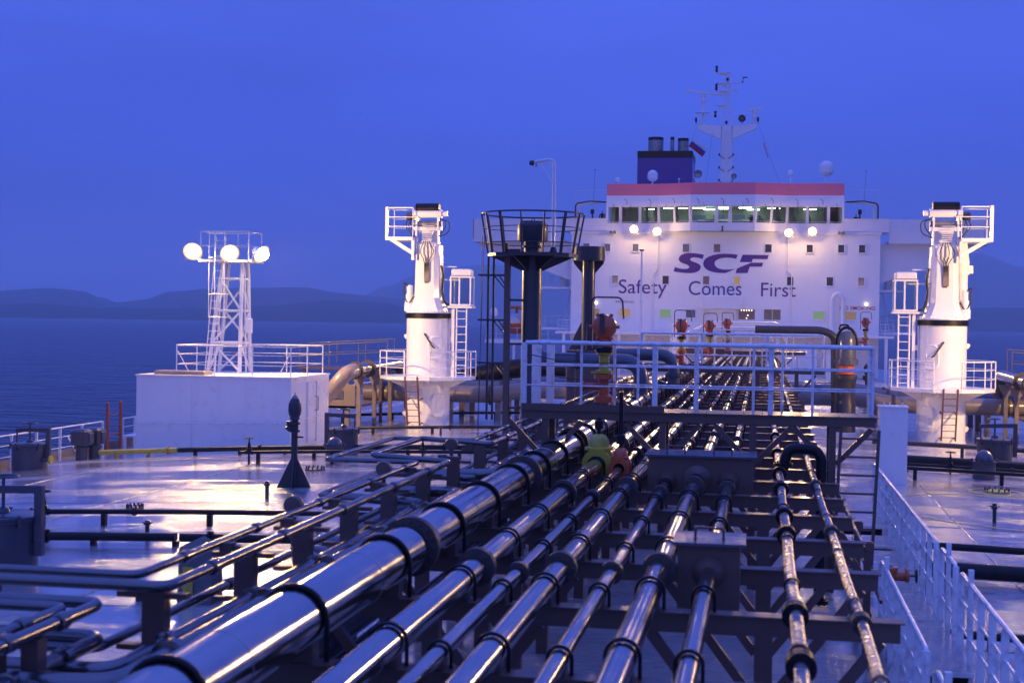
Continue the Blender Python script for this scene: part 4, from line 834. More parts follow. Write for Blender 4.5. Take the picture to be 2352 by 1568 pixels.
    if s > 0:                                             # luffing cylinder with hood, outboard
        m = MB(); m.tube((x+.78, y+.55, 4.7), (x+.80, y+.6, 6.75), .21, 16); m.build('luffing_cylinder', WHITE, t)
        m = MB(); m.lathe([(.27, 6.4), (.26, 6.9), (.16, 7.7), (.1, 7.8)], (x+.80, y+.6, 0), n=16); m.build('cylinder_hood', WHITE, t)
        m = MB(); m.bev((x+1.08, y+.5, 6.6), (.2, .2, .32), .02); m.build('junction_box', WHITE, t)
    # round platform with railing and brackets
    zp = 1.95; n = 12; R = 2.02; pts = [(x+R*math.cos(2*math.pi*(k+.5)/n), y+R*math.sin(2*math.pi*(k+.5)/n)) for k in range(n)]
    m = MB(); m.prism(pts, (0, 0, zp-.13), (1, 0, 0), (0, 1, 0), (0, 0, .13)); m.build('platform', WHITE, t)
    for k in range(6):
        a = 2*math.pi*k/6+.5; d = Vector((math.cos(a), math.sin(a), 0)); p = Vector((x, y, 0)); m = MB(); sd = Vector((-d.y, d.x, 0))*.04
        m.prism([(.9, zp-.135), (1.85, zp-.135), (.9, zp-.55)], p-sd, d, (0, 0, 1), sd*2); m.build('platform_bracket', WHITE, t)
    gate = 8                                              # opening above the ladder, towards the bow
    order = [pts[(gate+k) % n] for k in range(n)]
    rail_parts(t, [(px, py, zp) for px, py in order[1:]+order[:1]][:], 1.05, (.36, .70), 1.2, .024, .022, .016)
    # ladder from the deck (brown), facing the bow
    ladder_parts(t, (x-.25 if s < 0 else x+.12, y-1.42, z0+.15), (x-.25 if s < 0 else x+.12, y-1.95, zp+.02), .52, 8, (1, 0, 0), BROWN, .03, .016, (.10, .055))
    for zz in (z0+.18, 1.0): m = MB(); xx = x-.25 if s < 0 else x+.12; m.bar((xx-.26, y-1.45, zz), (xx-.26, y-.88, zz+.05), .04, .04); m.bar((xx+.26, y-1.45, zz), (xx+.26, y-.88, zz+.05), .04, .04); m.build('ladder_bracket', BROWN, t)
    # manhole doors
    for (a, z, w_, h) in ((-math.pi/2+o*.72, .75, .62, 1.0), (-math.pi/2+o*.55, 3.15, .62, .95)):
        m = MB(); n2 = 24; 
        def P(u, v, r): aa = a+u/.93; return (x+r*math.cos(aa), y+r*math.sin(aa), z+v)
        ring = [(w_/2*abs(math.cos(q))**.55*(1 if math.cos(q) > 0 else -1), h/2*abs(math.sin(q))**.55*(1 if math.sin(q) > 0 else -1)) for q in [2*math.pi*k/n2 for k in range(n2)]]
        A = [P(u, v, .90) for u, v in ring]; Bq = [P(u, v, 1.0) for u, v in ring]; Cc = [P(u*.93, v*.93, 1.02) for u, v in ring]
        m._add(A+Bq+Cc, [(k, (k+1) % n2, n2+(k+1) % n2, n2+k) for k in range(n2)]+[(n2+k, n2+(k+1) % n2, 2*n2+(k+1) % n2, 2*n2+k) for k in range(n2)]+[tuple(range(2*n2, 3*n2))]); dr = m.build('access_door', WHITE, t)
        for u in (-.13, .13): m = MB(); m.path([P(u, -.12, 1.02), P(u, -.12, 1.07), P(u, .12, 1.07), P(u, .12, 1.02)], .012, 5); m.build('handle', WHITE_RAIL, dr)
    for a, z in ((math.pi if s < 0 else 0, 3.6), (0 if s < 0 else math.pi, 3.5), (-math.pi*.95 if s < 0 else -.05, .35)):
        d = Vector((math.cos(a), math.sin(a), 0)); m = MB(); m.prism([(.9, -.14), (1.0, -.1), (1.07, .02), (1.02, .09), (.9, .1)], Vector((x, y, z))-Vector((-d.y, d.x, 0))*.02, d, (0, 0, 1), Vector((-d.y, d.x, 0))*.04); m.build('lifting_eye', WHITE, t)
    m = MB(); a = -math.pi/2+o*.05; m.tube((x+.95*math.cos(a)*1, y-.97, 3.75), (x+o*.42, y-1.05, 3.2), .035, 6); m.tube((x+o*.42, y-1.05, 3.2), (x+o*.5, y-.95, 3.15), .03, 6); m.build('stowed_pipe', FLANGE, t)
    m = MB(); m.lathe([(.07, 0), (.09, -.1), (.06, -.16), (0, -.17)], (x+o*.35, y-1.5, zp-.13), n=10); m.build('under_lamp', WHITE, t)
    return t
crane(-1); crane(1)

# ================================================================== DARK ROUND-PLATFORM MAST AND ITS LADDER FRAME
bx, by = -3.06, 38.6
bm_ = thing('vent_mast', 'dark grey mast with flared basket platform and fat round head', 'mast', (bx, by, dz(bx)))
m = MB(); m.lathe([(.33, dz(bx)-.05), (.28, .1), (.27, 6.1)], (bx, by, 0), n=28); m.build('mast_column', DARK, bm_)
zp = 6.17; n = 10; R = 1.22; pts = [(bx+R*math.cos(2*math.pi*(k+.25)/n), by+R*math.sin(2*math.pi*(k+.25)/n)) for k in range(n)]
m = MB(); m.prism(pts, (0, 0, zp-.08), (1, 0, 0), (0, 1, 0), (0, 0, .09)); m.build('platform', DARK, bm_)
for k in range(6):
    a = 2*math.pi*k/6+.2; d = Vector((math.cos(a), math.sin(a), 0)); sd = Vector((-d.y, d.x, 0))*.02; m = MB()
    m.prism([(.25, zp-.083), (1.13, zp-.083), (.25, zp-.48)], Vector((bx, by, 0))-sd, d, (0, 0, 1), sd*2); m.build('bracket', DARK, bm_)
for f, r_ in ((1.0, .023), (.64, .012), (.26, .012)):
    RR = R+.19*f; m = MB(); m.path([(bx+RR*math.cos(2*math.pi*k/40), by+RR*math.sin(2*math.pi*k/40), zp+1.09*f) for k in range(40)], r_, 8, closed=True); m.build('top_rail' if f == 1 else 'mid_rail', DARK, bm_)
for k in range(14):
    a = 2*math.pi*(k+.35)/14; d = Vector((math.cos(a), math.sin(a), 0)); m = MB(); m.bar(Vector((bx, by, zp))+d*R, Vector((bx, by, zp+1.09))+d*(R+.19), .065 if k % 3 == 0 else .036, .045, up=d); m.build('rail_post', DARK, bm_)
m = MB(); m.lathe([(r*.63, zp+z*.63) for r, z in ((.36, 0), (.36, .25), (.46, .27), (.46, .36), (.36, .38), (.36, .52), (.64, .54), (.66, .58), (.66, 1.28), (.58, 1.32), (.55, 1.36), (.55, 1.42), (0, 1.44))], (bx, by, 0), n=30); m.build('vent_head', DARK, bm_)
for k in range(4): m = MB(); a = k*1.6; m.path([(bx+.28*math.cos(a), by+.28*math.sin(a), zp+.90), (bx+.28*math.cos(a), by+.28*math.sin(a), zp+.98), (bx+.28*math.cos(a+.25), by+.28*math.sin(a+.25), zp+.98), (bx+.28*math.cos(a+.25), by+.28*math.sin(a+.25), zp+.90)], .009, 5); m.build('lifting_loop', DARK, bm_)
m = MB(); m.bbox(bx-.66, bx-.25, by-.57, by-.44, zp+.011, zp+.11); m.bbox(bx-.70, bx-.60, by-.57, by-.44, zp+.011, zp+.27); m.build('step_box', BROWN, bm_)
lf = thing('ladder_frame', 'tall dark steel ladder frame with landings beside the basket mast', 'ladder frame', (-3.9, 38.4, dz(4)))
m = MB(); m.bar((-3.69, 38.3, dz(3.7)-.02), (-3.69, 38.3, 6.09), .16, .14); m.build('main_post', FRAME, lf)
for x in (-4.26, -4.11): m = MB(); m.bar((x, 38.5, 1.6), (x, 38.5, 6.09), .055, .055); m.build('guide_post', DARK, lf)
for z in (5.58, 4.35, 3.18):
    m = MB(); m.bbox(-4.5, -3.74, 38.25, 38.7, z-.03, z+.02); m.build('landing', DARK, lf); m = MB(); m.bar((-4.06, 38.32, z-.03), (-3.75, 38.32, z-.38), .06, .03); m.bar((-3.93, 38.40, z-.03), (-3.73, 38.40, z-.32), .04, .03); m.build('knee_brace', DARK, lf)
for z in (4.9, 3.7, 1.95): m = MB(); m.bar((-3.61, 38.36, z), (-3.3, 38.55, z), .06, .06); m.build('tie_bar', FRAME, lf)
m = MB(); m.tube((-4.49, 38.25, .2), (-4.34, 38.25, 6.65), .009, 5); m.tube((-4.44, 38.25, .2), (-4.39, 38.25, 6.65), .008, 5); m.build('stay_wire', DARK, lf)
dv = thing('davit_pole', 'slim white davit pole with bent arm rising above the basket mast', 'davit', (-2.56, 39.1, zp+.012))
m = MB(); m.path([(-2.56, 39.1, zp+.012), (-2.56, 39.1, 8.84), (-3.21, 39.1, 8.73)], .047, 10, .22); m.build('pole', WHITE, dv)
m = MB(); m.tube((-2.96, 39.1, 8.74), (-2.58, 39.1, 8.14), .016, 6); m.build('strut', WHITE, dv)
m = MB(); m.lathe([(.063, -.076), (.082, .05), (0, .063)], (-3.18, 39.1, 8.72), (1, 0, 0), 10); m.path([(-3.07, 39.1, 8.70), (-3.03, 39.1, 8.62), (-3.11, 39.1, 8.62), (-3.07, 39.1, 8.69)], .010, 5); m.build('arm_end', DARK, dv)
m = MB(); m.lathe([(.14, 0), (.125, .03), (.07, .19), (.063, .21)], (-2.56, 39.1, zp+.013), n=12); m.build('foot', DARK, dv)
for z, u in ((7.45, 1), (7.2, -1)): m = MB(); m.path([(-2.72, 39.1, z+u*.08), (-2.64, 39.1, z), (-2.48, 39.1, z), (-2.40, 39.1, z+u*.08)], .008, 5, .06); m.build('rope_cleat', WHITE, dv)

px_, py_ = -2.52, 47.0
kp = thing('king_post', 'thick dark post with drum-shaped cap and base gussets behind the basket mast', 'post', (px_, py_, dz(px_)))
m = MB(); m.lathe([(.225, 0), (.215, 6.45)], (px_, py_, dz(px_)), n=24); m.build('post_column', DARK, kp)
m = MB(); m.lathe([(.525, 6.35), (.545, 6.36), (.545, 6.80), (.52, 6.82), (0, 6.82)], (px_, py_, 0), n=32); m.lathe([(0, 6.36), (.525, 6.355)], (px_, py_, 0), n=32); m.build('cap_drum', DARK, kp)
for k in range(4):
    a = k*math.pi/2; d = Vector((math.cos(a), math.sin(a), 0)); sd = Vector((-d.y, d.x, 0))*.014; m = MB(); m.prism([(.2, 6.35), (.51, 6.35), (.50, 6.27), (.2, 5.92)], Vector((px_, py_, 0))-sd, d, (0, 0, 1), sd*2); m.build('cap_gusset', DARK, kp)
    m = MB(); m.prism([(.2, 4.35), (.41, 3.93), (.62, 3.4), (.2, 3.4)], Vector((px_, py_, 0))-sd, d, (0, 0, 1), sd*2); m.build('base_gusset', FRAME, kp)
m = MB(); m.bev((px_, py_, 1.68), (1.3, 1.0, 3.42), .03); m.build('pedestal_box', FRAME, kp)
# ================================================================== CARGO PIPES ON THEIR SUPPORTS
BEAM = 1.93                                              # top of the cross beams
SUP = [5.4, 7.4, 9.6, 12.0, 14.3, 16.3, 18.4, 20.3]+[22.2+1.95*k for k in range(19)]+[60.5+2.6*k for k in range(23)]
def sup_label(k):
    if k in (0, 1): return 'brown steel pipe support frame at the bottom edge of the picture'
    if k < 9: return f'brown steel pipe support frame, {ORD[k-2]} up from the bottom edge under the cargo pipes'
    return 'brown steel pipe support frame under the cargo pipes beyond the first walkway'
mb = MB(); mb.bbox(-.55, 4.35, -.07, .07, BEAM-.17, BEAM-.012); mb.bbox(-.58, 4.38, -.10, .10, BEAM-.012, BEAM); me_beam = mb.mesh('cross_beam', FRAME)
me_post = MB().bbox(-.075, .075, -.07, .07, -.04, BEAM-.171).mesh('post', FRAME)
me_br = {}
for s in (-1, 1): me_br[s] = MB().bar((s*.08, 0, .62), (s*.95, 0, BEAM-.175), .09, .08, up=(0, 1, 0)).mesh('brace', FRAME)
for k, y in enumerate(SUP):
    t = thing('pipe_support', sup_label(k), 'pipe support', (1.9, y, 0), 'supports under the cargo pipes')
    inst('cross_beam', me_beam, t, (0, y, 0))
    for x in (.42, 3.25):
        inst('post', me_post, t, (x, y, 0))
        if y < 62:
            for s in (-1, 1): inst('brace', me_br[s], t, (x, y, 0))

PIPES = [  # x, radius, label, flange ys, end
    (-.03, .225, 'thickest stainless cargo pipe, leftmost of the large shiny pipes', (6.4, 13.0, 19.3, 24.6, 33.0, 41, 52)),
    (.66, .115, 'shiny steel pipe just right of the thickest one, with the yellow valve', (12.75, 18.5, 26.0, 36)),
    (1.03, .062, 'thin shiny steel pipe with the red valve, third large pipe from the left', (12.85, 18.6, 25.2, 35)),
    (1.40, .098, 'shiny steel pipe right of the thin pipe with the red valve', (13.0, 19.5, 26.2, 38)),
    (1.87, .066, 'thin shiny pipe entering the left end of the grey junction box', (13.05, 19.3, 27.3, 39)),
    (2.30, .102, 'shiny pipe entering the middle of the grey junction box', (13.1, 19.8, 28.1, 40)),
    (2.75, .075, 'shiny pipe passing through both grey junction boxes', (19.9, 27.8, 39.5)),
]
Z0 = BEAM+.025
for i, (x, r, lab, fls) in enumerate(PIPES):
    zc = Z0+r+(.03 if i == 0 else .02)
    t = thing('cargo_pipe', lab, 'pipe', (x, 5, zc))
    # cladding in lengths, each slightly rotated in diameter so that the joints show as steps
    cuts = sorted([2.0]+[f for f in fls]+[62, 80, 100, 121.5])
    for a, b in zip(cuts[:-1], cuts[1:]):
        m = MB(); f0 = a in fls; f1 = b in fls; tp = r*.9
        prof = []
        prof += [(r*.80, a+.04), (r*.80, a+.10), (r, a+.10+tp)] if f0 else [(r, a)]
        nseg = max(1, int((b-a)/1.6)); 
        for q in range(1, nseg):
            yy = a+.3+(b-a-.6)*q/nseg; prof += [(r, yy-.004), (r*1.018, yy-.003), (r*1.018, yy+.028), (r, yy+.03)]
        prof += [(r, b-.10-tp), (r*.80, b-.10), (r*.80, b-.04)] if f1 else [(r, b)]
        m.lathe(prof, (x, 0, zc), (0, 1, 0), 32 if r > .15 else 20, sharp=.12); m.build('cladding', STEEL, t)
    fm = flange_mesh('flange', r*.8, (r*1.16+.02 if r > .15 else r*1.42+.012), .05, FLANGE, bolts=16 if r > .15 else 8)
    for f in fls: inst('flange', fm, t, (x, f, zc))
    # U-bolt clamps over the pipe at each support
    m = MB(); rr = r+.018; m.path([(-rr, 0, -zc+BEAM-.06)]+[(rr*math.cos(a), 0, rr*math.sin(a)) for a in [math.pi*(1-q/12) for q in range(13)]]+[(rr, 0, -zc+BEAM-.06)], .015 if r < .15 else .020, 6); um = m.mesh('clamp', BLACK)
    for y in SUP:
        if y < 75: inst('clamp', um, t, (x, y+.02, zc))
    # saddle plates below the pipe
    sm = MB().box((0, 0, -(zc-BEAM)/2-.0), (r*1.5, .16, zc-BEAM-.002)).mesh('saddle', FRAME)
    for y in SUP:
        if y < 60: inst('saddle', sm, t, (x, y, zc))
    if i in (0, 3, 5):
        m = MB(); m.lathe([(r*1.01, 0), (r*1.01, .03)], (0, 0, 0), (0, 1, 0), 24); bm2 = m.mesh('strap', STEEL)
# the two worn pipes on the right
for x, r, lab, black in ((3.49, .055, 'worn dark-flanged pipe right of the junction boxes', True), (3.98, .042, 'rightmost worn thin pipe beside the white walkway', False)):
    zc = Z0+.12; t = thing('service_pipe', lab, 'pipe', (x, 5, zc)); m = MB()
    pts = [(x+.006*math.sin(y*1.3), y, zc+.006*math.sin(y*1.9)) for y in [2+1.0*k for k in range(118)]]; m.path(pts, r, 12); m.build('pipe_body', STEEL_WORN, t)
    fm = flange_mesh('flange', r*.9, r*1.9, .035, BLACK if black else FLANGE, bolts=8)
    for y in ((9.6, 11.3, 15.6, 17.1, 19.9, 22.0, 25.3, 29, 33, 37, 45) if black else (11.1, 15.9, 20.5, 26.3, 32, 40)): inst('flange', fm, t, (x, y, zc)); inst('flange', fm, t, (x, y+.09, zc))
    m = MB(); m.lathe([(r*1.05, -.03), (r*1.35, -.02), (r*1.35, .02), (r*1.05, .03)], (0, 0, 0), (0, 1, 0), 14); km = m.mesh('coupling', BLACK if black else FLANGE)
    for k in range(22): inst('coupling', km, t, (x, 6.7+k*2.6+(.7 if black else 0), zc))
    sm = MB().bbox(-.03, .03, -.05, .05, BEAM-zc, -r*.8).mesh('saddle', FRAME)
    for y in SUP:
        if y < 60: inst('saddle', sm, t, (x, y, zc))
# grey junction boxes
def junction(x0, x1, y0, y1, z0, z1, xs, label):
    t = thing('junction_box', label, 'junction box', ((x0+x1)/2, y0, z0))
    m = MB(); m.bbox(x0, x1, y0, y1, z0, z1); m.build('box_body', FRAME, t)
    m = MB(); m.bbox(x0-.05, x1+.05, y0-.06, y1+.05, z1+.003, z1+.03); lid = m.build('lid', GREYPIPE, t)
    n = 1 if x1-x0 < .8 else 2
    for k in range(n):
        c = (x0+x1)/2+(0 if n == 1 else (.32 if k else -.36)); m = MB(); m.path([(c-.13, y0+.12, z1+.03), (c-.13, y0+.12, z1+.15), (c+.13, y0+.12, z1+.15), (c+.13, y0+.12, z1+.03)], .014, 6, .03); m.build('lid_handle', FRAME, lid)
    for x, r in xs:
        m = MB(); m.lathe([(r, -.16), (r*1.05, -.14), (r*2.0, -.05), (r*2.0, -.004)], (x, y0, Z0+r+.02), (0, 1, 0), 24); m.build('pipe_collar', FRAME, t)
    m = MB()
    for x in (x0+.04, x1-.04): m.bbox(x-.03, x+.03, y0+.02, y0+.10, BEAM-.3, z0-.002)
    m.build('bracket', FRAME, t)
junction(1.58, 3.10, 20.85, 21.7, 1.80, 2.39, ((1.87, .066), (2.30, .102), (2.75, .075)), 'wide grey junction box across three pipes in front of the walkway')
junction(2.46, 3.03, 13.25, 13.9, 1.66, 2.29, ((2.75, .075),), 'small grey junction box on one pipe in the foreground')
# valves on two pipes with their spindles up to the walkway
def valve(x, y, r, mat, mname, label, h):
    zc = Z0+r+.02; t = thing('pipe_valve', label, 'valve', (x, y, zc))
    m = MB(); m.lathe([(r*1.0, -.26), (r*1.9, -.26), (r*1.9, -.21), (r*1.25, -.18), (r*1.5, 0), (r*1.25, .18), (r*1.9, .21), (r*1.9, .26), (r, .26)], (x, y, zc), (0, 1, 0), 24); m.build('valve_body', mat, t)
    m = MB(); m.lathe([(r*1.2, 0), (r*1.2, r*1.5), (r*1.75, r*1.6), (r*1.75, r*1.95), (r*1.35, r*2.1), (r*1.3, r*2.9), (r*.9, r*3.5), (r*.35, r*3.7)], (x, y, zc), n=22); m.build('bonnet', mat, t)
    m = MB(); m.tube((x, y, zc+r*3.6), (x, y, h), .035, 10); m.lathe([(.05, 0), (.07, .02), (.07, .14), (.05, .16)], (x, y, zc+r*4.2), n=10); m.build('spindle', BLACK, t)
valve(.66, 22.55, .125, YELLOW, 'y', 'yellow globe valve on the pipe beside the thickest one', 2.82)
valve(1.03, 22.35, .085, RED, 'r', 'red globe valve on the thin pipe under the walkway', 3.25)

# hydraulic valve actuators: red head on a yellow neck standing on the walkways
def actuator(x, y, zb, sc, label, hoop=True):
    t = thing('valve_actuator', label, 'valve actuator', (x, y, zb), 'red valve actuators on the walkways'); S = sc
    m = MB(); m.lathe([(.16*S, 0), (.16*S, .10*S), (.09*S, .14*S), (.09*S, .38*S), (.17*S, .40*S), (.17*S, .47*S), (.13*S, .48*S)], (x, y, zb), n=18); m.tube((x-.02*S, y, zb+.26*S), (x-.33*S, y, zb+.27*S), .06*S, 12); m.lathe([(.09*S, 0), (.09*S, .05*S), (0, .05*S)], (x-.33*S, y, zb+.27*S), (-1, 0, 0), 12); m.build('gearbox', RED, t)
    m = MB(); m.lathe([(.14*S, 0), (.14*S, .05*S), (.085*S, .07*S), (.085*S, .30*S), (.13*S, .32*S), (.13*S, .35*S)], (x, y, zb+.49*S), n=18); m.bbox(x-.22*S, x-.05*S, y-.06*S, y+.06*S, zb+.49*S, zb+.52*S); m.build('neck', YELLOW, t)
    m = MB(); m.lathe([(.15*S, 0), (.15*S, .08*S), (.07*S, .10*S)], (x, y, zb+.845*S), n=18); m.build('coupling', BLACK, t)
    m = MB(); m.path([(x+.05*S, y, zb+.90*S), (x+.08*S, y, zb+1.0*S), (x-.06*S, y, zb+1.10*S), (x-.10*S, y, zb+1.2*S)], .075*S, 12, .08*S)
    m.lathe([(0, -.16*S), (.12*S, -.15*S), (.20*S, -.09*S), (.205*S, 0), (.20*S, .09*S), (.12*S, .15*S), (0, .16*S)], (x, y, zb+1.28*S), (0, 1, 0), 24)
    for a in range(6): m.tube((x+.2*S*math.cos(a*1.047), y-.05*S, zb+1.28*S+.2*S*math.sin(a*1.047)), (x+.26*S*math.cos(a*1.047), y-.05*S, zb+1.28*S+.2*S*1.25*math.sin(a*1.047)), .03*S, 8)
    m.build('actuator_head', RED, t)
    m = MB(); m.bev((x-.03*S, y-.12*S, zb+1.33*S), (.08*S, .16*S, .35*S), .01); m.build('position_pointer', FLANGE, t)
    if hoop:
        m = MB(); m.path([(x-.24*S, y+.1*S, zb+.9*S), (x-.24*S, y+.1*S, zb+1.78*S), (x+.28*S, y+.1*S, zb+1.78*S), (x+.31*S, y+.1*S, zb+1.42*S)], .017*S, 6, .10*S); m.build('guard_hoop', DARK, t)

# ================================================================== CROSS WALKWAYS OVER THE PIPES
def walkway(y, xl, xr, zf, label, near=False):
    t = thing('cross_walkway', label, 'walkway', ((xl+xr)/2, y, 0))
    m = MB(); m.bbox(xl, xr, y-.07, y+.07, zf-.16, zf-.022); m.bbox(xl, xr, y+.75, y+.87, zf-.20, zf-.022); m.build('floor_beam', FRAME, t)
    gr = MB().bbox(0, .30, -.10, .90, -.02, .0).mesh('grating_plank', FRAME)
    k = xl
    while k < xr-.2:
        if not (near and 3.1 < k < 3.2): inst('grating_plank', gr, t, (k+.004, y, zf))
        k += .308
    m = MB(); m.bbox(xl, xl+2.4, y-.085, y-.072, zf-.02, zf+.10); m.build('toe_board', FRAME, t)
    for x in (-.38, 1.59, 3.07, 4.35):
        for yy in (y, y+.8):
            m = MB(); m.bar((x, yy, 0), (x, yy, zf-.162), .11, .11); m.build('post', FRAME, t)
        for s in (-1, 1):
            if x+s*.6 > xr+.1 or x+s*.6 < xl-.4: continue
            m = MB(); m.bar((x+s*.06, y, zf-.78), (x+s*.62, y, zf-.20), .085, .07, up=(0, 1, 0)); m.build('knee_brace', FRAME, t)
    g = thing('walkway_railing', label.replace('walkway', 'walkway railing', 1)+', white and chipped', 'railing', ((xl+xr)/2, y, zf))
    rail_parts(g, [(xl+.05, y, zf), (xr-.05, y, zf)], 1.12, (.36, .66), .98 if near else 1.0, .021, .034, .016)
    rail_parts(g, [(xl+.05, y+.8, zf), (xr-.05, y+.8, zf)], 1.12, (.36, .66), 1.3, .024, .03, .018)
    for x in (xl+.02, xr-.06, 1.45 if near else 1.2, 3.35):
        m = MB(); m.bar((x, y+.02 if x < 2 else y+.06, zf-.15), (x, y+.02 if x < 2 else y+.06, zf+1.12), .085 if near else .07, .08); m.build('stanchion', WHITE_RAIL, g)
    if near:
        for q in (.18, .38): m = MB(); m.bar((xl+q, y+.25+q, zf), (xl+q, y+.25+q, zf+1.08), .13, .05); m.build('stanchion', WHITE_RAIL, g)
        for (a, b) in (((xl+.1, 3.78), (xl+1.5, 3.66)), ((xl+.6, 3.40), (xl+3.3, 3.36))):   # slack wires and shackles
            m = MB(); m.path([(a[0]+(b[0]-a[0])*q/8, y+.06, a[1]+(b[1]-a[1])*q/8-.06*math.sin(math.pi*q/8)) for q in range(9)], .009, 5); m.build('slack_wire', FLANGE, g)
    return t
WY = 23.7
walkway(WY, -.78, 5.02, 2.86, 'nearest brown steel walkway across the pipes', True)
walkway(48.2, -.85, 5.25, 2.86, 'second brown steel walkway across the pipes')
walkway(78.0, -1.2, 5.5, 2.86, 'farthest brown steel walkway across the pipes')
actuator(.57, WY+.28, 2.98, 1.0, 'largest red valve actuator with yellow neck, on the nearest walkway')
actuator(.50, 48.5, 2.90, 1.05, 'second red valve actuator, small under its dark hoop, on the second walkway')
actuator(.8, 66.0, 2.75, 1.15, 'third red valve actuator, beyond the second walkway')
actuator(1.3, 78.4, 2.88, 1.15, 'fourth red valve actuator, on the farthest walkway')
actuator(9.3, 88.0, 3.0, 1.2, 'red valve actuator standing alone in front of the no smoking wall')
# ladder at the right end of the nearest walkway
ld = thing('access_ladder', 'dark steel ladder with wide rungs at the right end of the nearest walkway', 'ladder', (4.75, WY+.0, 0))
ladder_parts(ld, (4.68, WY-.10, 0), (4.78, WY-.10, 2.66), .60, 9, (1, 0, 0), FRAME, .035, .02, (.06, .05))
# dark drop pipe bending down beside the junction box
dp = thing('drop_pipe', 'black pipe bend dropping from under the nearest walkway', 'pipe', (3.9, 22.4, 0)); m = MB(); m.path([(3.55, 22.5, 2.10), (3.62, 22.5, 2.42), (4.02, 22.5, 2.42), (4.13, 22.5, 2.3), (4.13, 22.5, .02)], .085, 12, .14); m.build('pipe_bend', BLACK, dp)
fv = flange_mesh('flange', .08, .15, .03, BLACK, (0, 0, 1), 8); inst('flange', fv, dp, (3.55, 22.5, 2.16)); inst('flange', fv, dp, (4.13, 22.5, .06))
hs = thing('hydrant_valve', 'small red hydrant valve on the ladder post near the white walkway', 'valve', (4.9, 18.6, 1.15)); m = MB(); m.lathe([(.05, -.02), (.1, 0), (.07, .05), (.09, .16), (.11, .18), (.11, .22), (.05, .23)], (4.82, 18.4, 1.1), n=14); m.tube((4.82, 18.4, 1.2), (5.02, 18.4, 1.22), .05, 10); m.lathe([(.09, 0), (.09, .04), (0, .04)], (5.02, 18.4, 1.22), (1, 0, 0), 12); m.build('valve_body', RED, hs)
m = MB(); m.tube((4.82, 18.4, 0), (4.82, 18.4, 1.1), .03, 8); m.build('standpipe', DARK, hs); m = MB(); m.lathe([(.08, 0), (.095, .012), (.08, .024)], (5.14, 18.4, 1.22), (1, 0, 0), 14); m.tube((5.06, 18.4, 1.22), (5.15, 18.4, 1.22), .015, 6); m.build('hand_wheel', FLANGE, hs)
# side bracket frames right of the beams carrying small pipes
for k, y in enumerate((18.4, 20.3)):
    t = thing('side_bracket', f'{("nearer", "farther")[k]} brown side bracket stepping down to small dark pipes', 'pipe support', (4.5, y, 0), 'side brackets right of the pipes')
    m = MB(); m.bar((4.38, y, BEAM-.36), (4.62, y, BEAM-.36), .12, .10); m.build('arm', FRAME, t); m = MB(); m.bar((4.55, y, 0), (4.55, y, BEAM-.30), .09, .09); m.build('post', FRAME, t); m = MB(); m.bar((4.5, y, BEAM-.75), (4.2, y, BEAM-.30), .08, .06, up=(0, 1, 0)); m.build('brace', FRAME, t)
for k, (x, z, r) in enumerate(((4.44, 1.66, .03), (4.66, 1.02, .022), (4.64, .62, .022))):
    m = MB(); m.tube((x, 17.6, z), (x, 23, z), r, 8); tag(m.build('small_pipe', DARK, None, at=(x, 17.6, z)), ('thin dark pipe on the side brackets, topmost', 'thin dark pipe on the side brackets, middle one', 'thin dark pipe on the side brackets, lowest')[k], 'pipe')

# ================================================================== SMALL-PIPE RACK AT THE LEFT, WITH EXPANSION LOOPS
RX = -1.28
RP = [10.1, 12.0, 13.6, 15.2, 16.9, 18.7, 20.6, 22.6]+[24.7+2.1*k for k in range(16)]
me1 = MB().bbox(-.09, .09, -.06, .06, 0, 2.32).mesh('post', FRAME)
me2 = MB().bbox(-.30, .26, -.04, .04, -.02, .02).mesh('arm', FRAME)
me3 = MB().bbox(-.06, .06, -.05, .05, -.02, .10).mesh('clamp_block', FRAME)
for k, y in enumerate(RP):
    lab = f'brown rack post of the small pipes, {ORD[k]} from the bottom left' if k < 8 else 'brown rack post of the small pipes far beyond the expansion loops'
    t = thing('rack_post', lab, 'pipe support', (RX, y, 0), 'rack posts of the small pipes')
    inst('post', me1, t, (RX, y, 0))
    for z in (2.24, 1.84, 1.24): inst('arm', me2, t, (RX, y-.002, z))
    for (x, z) in ((RX-.17, 2.24), (RX+.17, 1.84)): inst('clamp_block', me3, t, (x, y, z))
    m = MB(); m.bbox(RX+.36, RX+.56, y-.04, y+.04, 1.62, 1.90); m.bbox(RX+.09, RX+.56, y-.035, y+.035, 1.56, 1.62); m.build('side_bracket', FRAME, t)
# pipes: x offset, z, r, loop reach; each makes a bend to the left at the front and one expansion loop
def rack_pipe(x, z, r, mat, reach, ya, yb, front, label, loopz=.0, n=10):
    t = thing('small_pipe', label, 'pipe', (x, 12, z))
    pts = [(x, 62, z), (x, yb, z), (x-reach, yb, z+loopz), (x-reach, ya, z+loopz), (x, ya, z), (x, front, z), (x-reach-1.1, front, z), (x-reach-1.1, front-5, z)]
    m = MB(); m.path(pts, r, n, max(.12, r*3.2), 6); m.build('pipe_body', mat, t)
    m = MB(); m.lathe([(r*1.02, -.05), (r*1.45, -.045), (r*1.45, .045), (r*1.02, .05)], (0, 0, 0), (0, 1, 0), 12); km = m.mesh('coupling', mat)
    y = front+.9
    while y < 60:
        if not (ya-.4 < y < yb+.4): inst('coupling', km, t, (x, y, z))
        y += 1.9+.2*math.sin(y)
SM = M_('galvanised_small_pipe', (.17, .165, .17), .17, metal=.85, var=.2, bump=.12, bscale=14, rvar=.1)
rack_pipe(RX-.24, 2.34, .036, SM, 1.35, 19.4, 23.2, 10.3, 'uppermost outer thin pipe of the left rack')
rack_pipe(RX+.17, 2.34, .044, SM, 1.15, 19.6, 22.6, 9.9, 'uppermost inner thin pipe of the left rack', .06)
